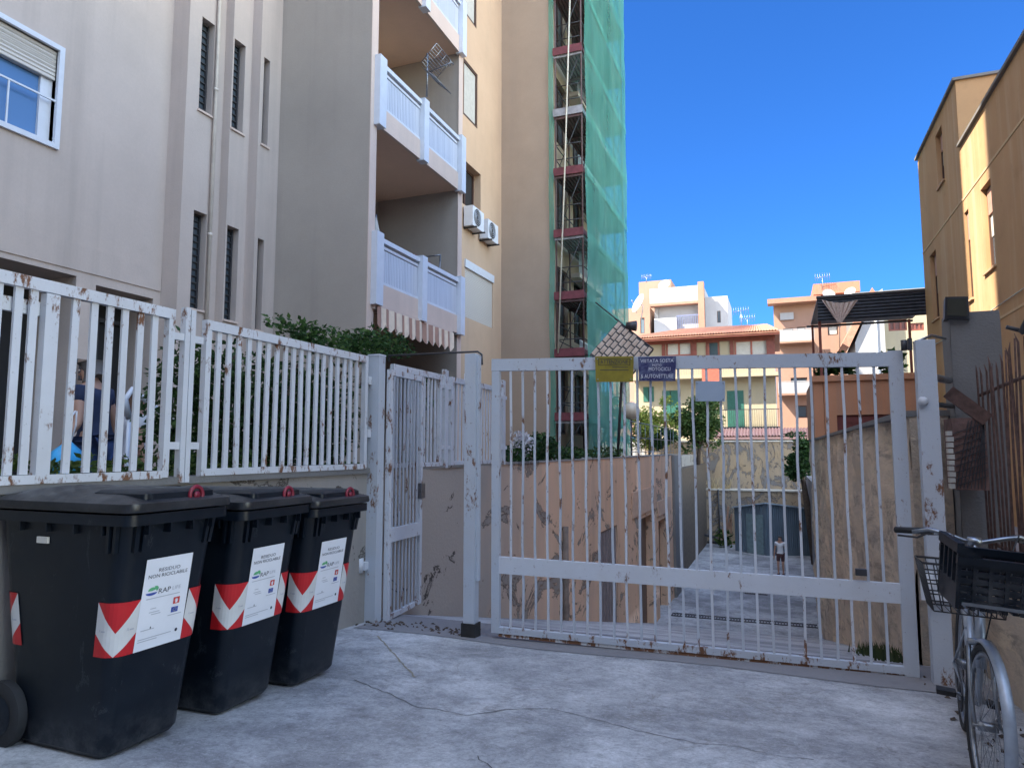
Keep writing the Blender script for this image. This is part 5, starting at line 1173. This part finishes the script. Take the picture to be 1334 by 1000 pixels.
# ============================================================ YARD
sh=thing('yard_shed','blue grey sheet metal shed with shallow gable roof in the yard','shed',(-.8,41,-4.1))
c=[hit(955,718,z=-4.1),hit(998,722,z=-4.1)]; a=Vector((-2.45,40.9,-4.1)); b=Vector((-.78,39.6,-4.1)); d=Vector((1.9,40.6,-4.1))
mSh=NT('corrugated_blue_grey'); _w=mSh.n('ShaderNodeTexWave'); _w.bands_direction='X'; _w.inputs['Scale'].default_value=3.2; mSh.l(mSh.co(),_w.inputs['Vector'])
mSh.bump(_w.outputs['Fac'],.5,.05); mSh=mSh.done(mSh.mix(mSh.noise(1.5,5),(.10,.15,.20),(.17,.22,.27)),.5,.2)
hh=2.35; u1=Vector((0,0,hh)); pk=Vector((0,0,hh+.38)); e=a+(d-b)
m=MB(); m.poly([a,b,b+pk,a+u1]); m.poly([b,d,d+u1,b+pk]); m.poly([d,e,e+u1,d+u1]); m.poly([e,a,a+u1,e+u1]); m.build('wall',mSh,sh)
m=MB(); ov=Vector((0,-.12,.0)); m.prism([a+u1+ov+Vector((-.12,0,-.0)),b+pk+ov,d+u1+ov+Vector((.1,0,0)),e+u1],(0,0,.07)); m.build('roof',basic('pale_blue_sheet',(.34,.42,.50),.5,var=.2),sh)
m=MB(); q0=a.lerp(b,.40)+Vector((-.01,-.02,0)); q1=a.lerp(b,.92)+Vector((-.01,-.02,0)); m.prism([q0,q1,q1+Vector((0,0,2.1)),q0+Vector((0,0,2.1))],(-.02,-.03,0)); m.build('door',basic('grey_green_door',(.17,.24,.26),.5,var=.2),sh)
t=thing('junk_pile','pile of dark planks and scrap against the back wall of the yard','scrap',(-4,42,-4.1)); m=MB(); rn=random.Random(8)
for i in range(14):
    p=hit(rn.uniform(893,948),rn.uniform(700,708),z=-4.0); q=p+Vector((rn.uniform(-1.2,1.2),rn.uniform(-.3,.3),rn.uniform(-.05,.5))); m.bar(p,q,.12,.06)
p=hit(893,690,y=42); q=hit(932,700,y=42); m.bar(p,q,.2,.12); m.build('planks',mDkMetal,t)
m=MB(); 
for i in range(6): p=hit(945+i*1.5,rn.uniform(685,708),y=41.3); m.bar(p,p+Vector((rn.uniform(-.2,.3),0,rn.uniform(.4,1.3))),.1,.1)
m.build('timber_offcuts',mTan,t)
# ============================================================ VEGETATION
def PT(px,py,x=None,y=None): return tuple(hit(px,py,x=x,y=y))
cl=[]
for i in range(26):
    y_=4.0+2.1*i/25; cl.append(((-4.35,y_,1.75+.15*math.sin(i*1.3)),(.28,.2,.55)))
ivy=[]
for px,py,r in ((362,420,.10),(385,432,.16),(405,436,.16),(352,418,.06),(400,432,.12),(430,440,.14),(450,447,.16),(470,446,.2),(490,444,.2),(510,448,.18),(525,455,.14),(460,455,.18),(440,452,.15),(415,445,.14),(505,438,.06),(485,460,.2),(550,500,.12),(552,525,.12),(548,550,.10),(545,570,.08),(478,500,.12),(484,540,.14),(480,580,.12)):
    ivy.append((PT(px,py,x=-4.1),(r*1.1,r*1.6,r)))
hdg=thing('ivy_hedge','dark ivy hedge behind the second railing panel with shoots over its top','hedge',(-4.3,5,.62))
leaves(cl,9500,.07).build('foliage',mLeafD,hdg); leaves([(c,(r[0]*.85,r[1]*.9,r[2]*.8)) for c,r in ivy],2400,.06).build('shoots',mIvy,hdg)
m=MB()
for y_ in (4.2,5.0,5.7): m.tube([(-4.3,y_,.62),(-4.32,y_+.1,1.5),(-4.2,y_+.3,2.3)],[.03,.02,.01],6)
m.build('stems',mBark,hdg)
m=MB(); leaves([((-4.12,y_,1.36),(.12,.25,.10)) for y_ in (2.7,3.1,3.5,3.95,4.4)],900,.06,m); 
t=thing('ground_plants','small green plants along the foot of the first railing panel','plants',(-4.15,3.3,.62)); m.build('foliage',mLeafM,t)
# palm-like fronds
def fronds(name,label,c,n,L_,mat,seed,up=.8):
    rn=random.Random(seed); t=thing(name,label,'palm',c); c=Vector(c); m=MB(); st=MB()
    for i in range(n):
        a=rn.uniform(0,2*math.pi); e=rn.uniform(.3,1.2)*up; d=Vector((math.cos(a),math.sin(a),0)); pts=[]
        for k in range(9):
            q=k/8; pts.append(c+d*L_*q*math.cos(e*(1-q*.6))+Vector((0,0,L_*(math.sin(e)*q-.55*q*q))))
        st.tube(pts,[.012-.001*k for k in range(9)],4)
        for k in range(1,8):
            for j in range(3):
                p=pts[k].lerp(pts[k+1],j/3); tv=(pts[k+1]-pts[k]).normalized(); sd=tv.cross(Vector((0,0,1))).normalized()
                for s_ in (-1,1):
                    e_=p+(sd*s_*.8+tv*.6+Vector((0,0,-.25))).normalized()*L_*.26*(1-k/11); m.add([p,p.lerp(e_,.5)+tv*.014,e_,p.lerp(e_,.5)-tv*.014],[(0,1,2,3)])
    m.build('leaflets',mat,t); st.build('frond_stems',mLeafM,t); return t
fronds('palm_plant','low dark palm with drooping fronds behind the narrow post',(-5.6,5.6,1.0),22,1.25,mLeafD,4)
fronds('palm_plant','second dark palm behind the railing, right of the handrail',(-5.3,6.5,1.0),20,1.3,mLeafD,9)
# flowers and plants on the wall top beyond the gate
for px0,px1,py,lab,mt,n in ((655,672,585,'small dark shrub at the left end of the wall top','D',260),(690,720,583,'dark green shrub right of the white flowers','D',900),(722,760,588,'low green plants on the wall top before the netting','D',500),(762,812,591,'low green plants under the green netting','D',450)):
    a=Vector(PT(px0,py,x=-4.05)); b=Vector(PT(px1,py,x=-4.05)); c=(a+b)/2; hgt=.28 if px0==690 else .14
    plant('shrub',lab,'shrub',(c.x,c.y,1.2),[((c.x,c.y,1.3+hgt*.8),(.16,(b.y-a.y)/2+.1,hgt))],n,.09,mLeafD,None,[([(c.x,c.y,1.2),(c.x,c.y,1.5)],[.02,.01])])
a=PT(680,572,x=-4.05); t=thing('flower_bush','white flowering bush on the wall top behind the driveway gate','flowers',(a[0],a[1],1.2))
leaves([((a[0],a[1],1.62),(.14,.28,.2)),((a[0],a[1]-.1,1.45),(.1,.3,.16))],420,.07).build('petals',mFlower,t); leaves([((a[0],a[1],1.45),(.14,.35,.2))],300,.08).build('foliage',mLeafD,t)
def tree(name,label,loc,clumps,n,size,mat,trunk,group=None):
    return plant(name,label,'tree',loc,clumps,n,size,mat,group,trunk)
def crown(px,py,rx,ry,y,k,seed,sq=.5):
    rn=random.Random(seed); out=[]; s_=y*.95/900
    for i in range(k):
        a=rn.uniform(0,6.28); q=math.sqrt(rn.random())*.8; c=hit(px+rx*q*math.cos(a),py+ry*q*math.sin(a),y=y+rn.uniform(-1,1)*rx*s_*.6); r=rn.uniform(.25,.45)*min(rx,ry)*s_; out.append((tuple(c),(r*1.2,r*1.2,r)))
    return out
p=hit(905,592,y=38.5); tree('citrus_tree','bushy tree in front of the cream house, sunlit on its left','',[],0,0,mLeafM,None) if False else None
c=hit(908,555,y=41); tree('broadleaf_tree','bushy green tree in front of the cream house, right of the yellow shrub',(c.x,c.y,.62),crown(908,548,31,32,41,34,1)+crown(925,575,16,12,41,8,12)+crown(895,580,18,12,41,8,13)+crown(888,530,12,14,41,5,14),8500,.19,mLeafM,[([(c.x,c.y,.6),(c.x+.1,c.y,1.6),(c.x+.2,c.y,2.8)],[.14,.10,.05]),([(c.x+.1,c.y,1.5),(c.x-.5,c.y,2.7)],[.07,.03]),([(c.x+.1,c.y,1.6),(c.x+.8,c.y,2.9)],[.07,.03])])
c=hit(866,565,y=38.5); tree('shrub_tree','dark green rounded bush below the cream house green door',(c.x,c.y,.62),crown(866,574,17,15,38.5,12,2),1800,.16,mLeafD,[([(c.x,c.y,.6),(c.x,c.y,1.6)],[.1,.04])])
c=hit(845,550,y=40); tree('yellow_shrub','pale yellow green shrub beside the scaffold netting',(c.x,c.y,.62),crown(848,562,30,28,40,20,3)+crown(880,556,14,18,40,8,34)+crown(872,532,14,20,40,8,33),3800,.19,mLeafY,[([(c.x,c.y,.6),(c.x,c.y,2.2)],[.08,.03]),([(c.x,c.y,1.2),(c.x+.6,c.y,2.4)],[.05,.02])])
c=hit(795,560,y=40); tree('garden_tree','yellow green tree seen through the green netting',(c.x,c.y,.62),crown(792,545,28,32,40,16,5),2000,.22,mLeafY,[([(c.x,c.y,.6),(c.x,c.y,2.6)],[.12,.04])])
c=hit(1040,600,y=37.5); tree('dark_tree','dark leaning tree at the right edge of the yard beside the stone wall',(c.x,c.y,-4.1),crown(1041,598,17,34,37.5,22,4)+crown(1036,562,16,10,37.5,5,44),3600,.19,mLeafD,[([(c.x+.6,c.y,-4.1),(c.x+.3,c.y,-1),(c.x,c.y,1.6)],[.2,.15,.05])])
m=MB(); rn=random.Random(2)
for i in range(55):
    p=hit(rn.choice([rn.uniform(905,945),rn.uniform(925,935),rn.uniform(944,952)]),637,y=43.7); m.add([p,p+Vector((.05,0,0)),p+Vector((rn.uniform(-.5,.5),rn.uniform(-.3,0),rn.uniform(.2,1.05)))],[(0,1,2)])
t=thing('dry_weeds','dry sunlit weeds standing on the ledge of the back wall','weeds',(-3.5,43.7,-.9)); m.build('stalks',mStraw,t)
c=hit(943,695,y=42); plant('yard_weed','small bright green weed at the foot of the yard wall','weed',(c.x,c.y,-4.1),[((c.x,c.y,-3.6),(.5,.3,.6))],260,.2,mLeafM,None,[([(c.x,c.y,-4.1),(c.x,c.y,-3.5)],[.04,.02])])
m=MB(); rn=random.Random(21)
for i in range(260):
    x=.98-abs(rn.gauss(0,.12)); y_=rn.uniform(6.75,9.5); z=gz(y_); m.add([(x,y_,z),(x+.02,y_,z),(x+rn.uniform(-.04,.05),y_+rn.uniform(-.04,.04),z+rn.uniform(.04,.16))],[(0,1,2)])
tag(m.build('grass',mGrass),'grass tufts growing at the foot of the ramp stone wall','grass',kind='stuff')
m=MB()
for i in range(130):
    s_=rn.choice([0,1,1]); x=rn.uniform(-3.9,-2.7) if s_ else rn.uniform(.9,1.4); y_=(6.1+rn.gauss(0,.1)) if s_ else rn.uniform(4,6.2); z=gz(y_); r_=rn.uniform(.008,.03); a=rn.uniform(0,6)
    m.add([(x+r_*math.cos(a),y_+r_*math.sin(a),z+.004),(x+r_*math.cos(a+2),y_+r_*math.sin(a+2),z+.004),(x+r_*math.cos(a+4),y_+r_*math.sin(a+4),z+.012),(x,y_,z+.02)],[(0,1,3),(1,2,3),(2,0,3)])
tag(m.build('debris',mBark),'small leaves and grit gathered along the gate line','debris',kind='stuff')
# handrail
m=MB(); pts=[PT(168,545,x=-5.7),PT(163,520,x=-5.7),PT(172,507,x=-5.7),PT(186,518,x=-5.7),PT(232,555,x=-5.7),PT(300,612,x=-5.7)]
t=thing('handrail','white tubular handrail sloping down beside the entrance steps','handrail',(-5.7,5.5,.7)); m.tube(pts,.028,8); m.build('rail',mWhiteP,t)
for k in (0,4): m=MB(); p=pts[k]; m.tube([p,(p[0],p[1],.62)],.02,6); m.build('post',mWhiteP,t)
# ============================================================ PEOPLE
def skin(name,J,E,mat,parent,sub=2):
    me=bpy.data.meshes.new(name); keys=list(J); off=org(parent)
    me.from_pydata([Vector(J[k][0]) for k in keys],[(keys.index(a),keys.index(b)) for a,b in E],[])
    o=bpy.data.objects.new(name,me); COL.objects.link(o)
    md=o.modifiers.new('s','SKIN'); 
    if not me.skin_vertices: me.attributes
    bpy.context.view_layer.objects.active=o
    sv_=me.skin_vertices[0].data
    for i,k in enumerate(keys): r=J[k][1]; sv_[i].radius=(r,r) if not isinstance(r,tuple) else r
    sv_[0].use_root=True
    s2=o.modifiers.new('u','SUBSURF'); s2.levels=sub; s2.render_levels=sub
    dg=bpy.context.evaluated_depsgraph_get(); dg.update(); nm=bpy.data.meshes.new_from_object(o.evaluated_get(dg))
    bpy.data.objects.remove(o); nm.name=name; nm.materials.clear(); nm.materials.append(mat)
    for p in nm.polygons: p.use_smooth=True
    q=bpy.data.objects.new(name,nm); COL.objects.link(q); q.parent=parent; return q
def person(loc,rz,label,shirt,legs_mat,hair,H=1.7,shorts=False,lean=0.,armL=None,sleeves=.5,long_hair=False):
    t=thing('person',label,'person',loc,rot=(0,0,rz)); k=H/1.7
    def v(x,y,z): # y forward; lean bends torso forward
        if z>.95: dz=z-.95; y+=dz*math.sin(lean); z=.95+dz*math.cos(lean)
        return (x*k,y*k,z*k)
    J={'pel':(v(0,0,.95),.13*k),'bel':(v(0,0,1.08),.12*k),'che':(v(0,0,1.28),.14*k),'nb':(v(0,0,1.43),.075*k),'nk':(v(0,.01,1.50),.055*k),'h1':(v(0,.02,1.58),.085*k),'h2':(v(0,.015,1.66),.07*k)}
    E=[('pel','bel'),('bel','che'),('che','nb'),('nb','nk'),('nk','h1'),('h1','h2')]
    for s_,n in ((-1,'l'),(1,'r')):
        hand=armL if (s_==-1 and armL) else (s_*.27,.04,.80)
        el=(s_*.245,-.03,1.10)
        J[n+'s']=(v(s_*.17,0,1.40),.065*k); J[n+'e']=(v(*el),.042*k); J[n+'w']=(v(*hand),.028*k)
        hx,hy,hz=hand; J[n+'p']=(v(hx,hy+.01,hz-.07),(.018*k,.036*k))
        E+=[('nb',n+'s'),(n+'s',n+'e'),(n+'e',n+'w'),(n+'w',n+'p')]
        for f in range(5):
            o_=(f-1.5)*.017; a=n+'f%d'%f; b=n+'g%d'%f; L_=(.075,.085,.08,.065,.05)[f]
            if f==4: J[a]=(v(hx,hy+.045,hz-.06),.009*k); J[b]=(v(hx,hy+.07,hz-.10),.008*k)
            else: J[a]=(v(hx,hy+.01+o_,hz-.07-L_*.55),.0085*k); J[b]=(v(hx-s_*.012,hy+.015+o_,hz-.07-L_),.0075*k)
            E+=[(n+'p',a),(a,b)]
        J[n+'h']=(v(s_*.09,0,.88),.09*k); J[n+'k']=(v(s_*.10,.02+(.04 if s_>0 else 0),.50),.058*k); J[n+'a']=(v(s_*.10,-.02+(.05 if s_>0 else 0),.09),.038*k); J[n+'t']=(v(s_*.11,.10+(.05 if s_>0 else 0),.04),.035*k)
        E+=[('pel',n+'h'),(n+'h',n+'k'),(n+'k',n+'a'),(n+'a',n+'t')]
    b=skin('body',J,E,mSkin,t)
    def sub(keys,grow,name,mat,cut=None):
        JJ={q:(J[q][0],J[q][1]+grow*k) for q in keys}
        if cut:
            for q,(a,b_,f) in cut.items(): JJ[q]=(tuple(Vector(J[a][0]).lerp(Vector(J[b_][0]),f)),(J[a][1]*(1-f)+J[b_][1]*f)+grow*1.3*k)
        return JJ
    JS=sub(['bel','che','nb','ls','rs'],.018,'shirt',shirt,{'pel':('pel','bel',.2),'lm':('ls','le',sleeves),'rm':('rs','re',sleeves)})
    skin('shirt',JS,[('bel','pel'),('bel','che'),('che','nb'),('nb','ls'),('nb','rs'),('ls','lm'),('rs','rm')],shirt,t)
    f=.85 if shorts else 1; J2=sub(['pel','lh','rh'],.015,'trousers',legs_mat,{'lm':('lh','lk',f),'rm':('rh','rk',f)})
    E2=[('pel','lh'),('pel','rh'),('lh','lm'),('rh','rm')]
    if not shorts:
        for n in 'lr': J2[n+'z']=(tuple(Vector(J[n+'k'][0]).lerp(Vector(J[n+'a'][0]),.92)),.055*k); E2.append((n+'m',n+'z'))
    skin('trousers',J2,E2,legs_mat,t)
    hc=Vector(J['h1'][0]); 
    skin('hair',{'a':(v(0,-.012,1.60),.088*k),'b':(v(0,-.005,1.67),.074*k),'c':(v(0,-.04,1.53 if not long_hair else 1.42),.055*k)},[('a','b'),('a','c')],hair,t)
    m=MB()
    for s_ in (-1,1): p=Vector(v(s_*.032,.100,1.605)); m.tube([p-Vector((0,.01,0)),p+Vector((0,.004,0))],.009*k,6)
    e=m.build('eyes',mWhiteC,t,local=True)
    m=MB(); m.tube([v(0,.095,1.60),v(0,.125,1.565),v(0,.10,1.558)],[.008*k,.014*k,.010*k],6); m.build('nose',mSkin,t,local=True)
    m=MB(); m.tube([v(-.024,.096,1.535),v(0,.104,1.532),v(.024,.096,1.535)],.006*k,5); m.build('mouth',basic('lips',(.3,.12,.1),.6),t,local=True)
    for s_,n in ((-1,'l'),(1,'r')):
        a=Vector(J[n+'a'][0]); m=MB(); m.loft([[a+Vector((x*k,y*k,z)) for x,y in ((-.04,-.06),(.04,-.06),(.045,.10),(.03,.19),(-.03,.19),(-.045,.10))] for z in (-.088*k,-.05*k)]+[[a+Vector((x*k,y*k,-.02*k)) for x,y in ((-.033,-.05),(.033,-.05),(.035,.08),(.022,.15),(-.022,.15),(-.035,.08))]]); m.build('shoe',mDarkC,t,local=True,auto=40)
    return t
person((-.10,33.9,-4.1),R(170),'distant person in a white shirt and dark shorts walking in the yard',mWhiteC,mDarkC,mHair,shorts=True)
q=hit(130,473,x=-6.1); person((q.x,q.y,.62),R(105),'person in a dark navy shirt seen from behind at the entrance steps',mNavy,mJean,mHair,H=1.74,lean=.12,armL=(-.36,.02,.95))
q=hit(178,520,x=-5.9); person((q.x,q.y,.62),R(-20),'smaller person in a white top and pale skirted shorts beside the handrail',mWhiteC,mTan,basic('brown_hair',(.16,.09,.06),.8),H=1.42,shorts=True,long_hair=True)
t=thing('plastic_bag','blue plastic carrier bag hanging at the person behind the railing','bag',tuple(hit(88,612,x=-5.75)))
m=MB(); c=hit(88,592,x=-5.75); rings=[]
for z,r in ((-.18,.06),(-.17,.13),(-.08,.16),(.02,.13),(.08,.06),(.11,.03)):
    rings.append([c+Vector((r*.7*math.cos(a*math.pi/9)*(1+.12*math.sin(a*2.1)),r*math.sin(a*math.pi/9)*(1+.1*math.sin(a*3.3)),z)) for a in range(18)])
m.loft(rings); m.build('bag',mBag,t)
m=MB(); m.tube([c+Vector((0,-.02,.1)),c+Vector((0,-.04,.25)),c+Vector((0,.05,.38))],.008,5); m.tube([c+Vector((0,.02,.1)),c+Vector((0,.06,.25)),c+Vector((0,.06,.38))],.008,5); m.build('handles',mWhiteC,t)
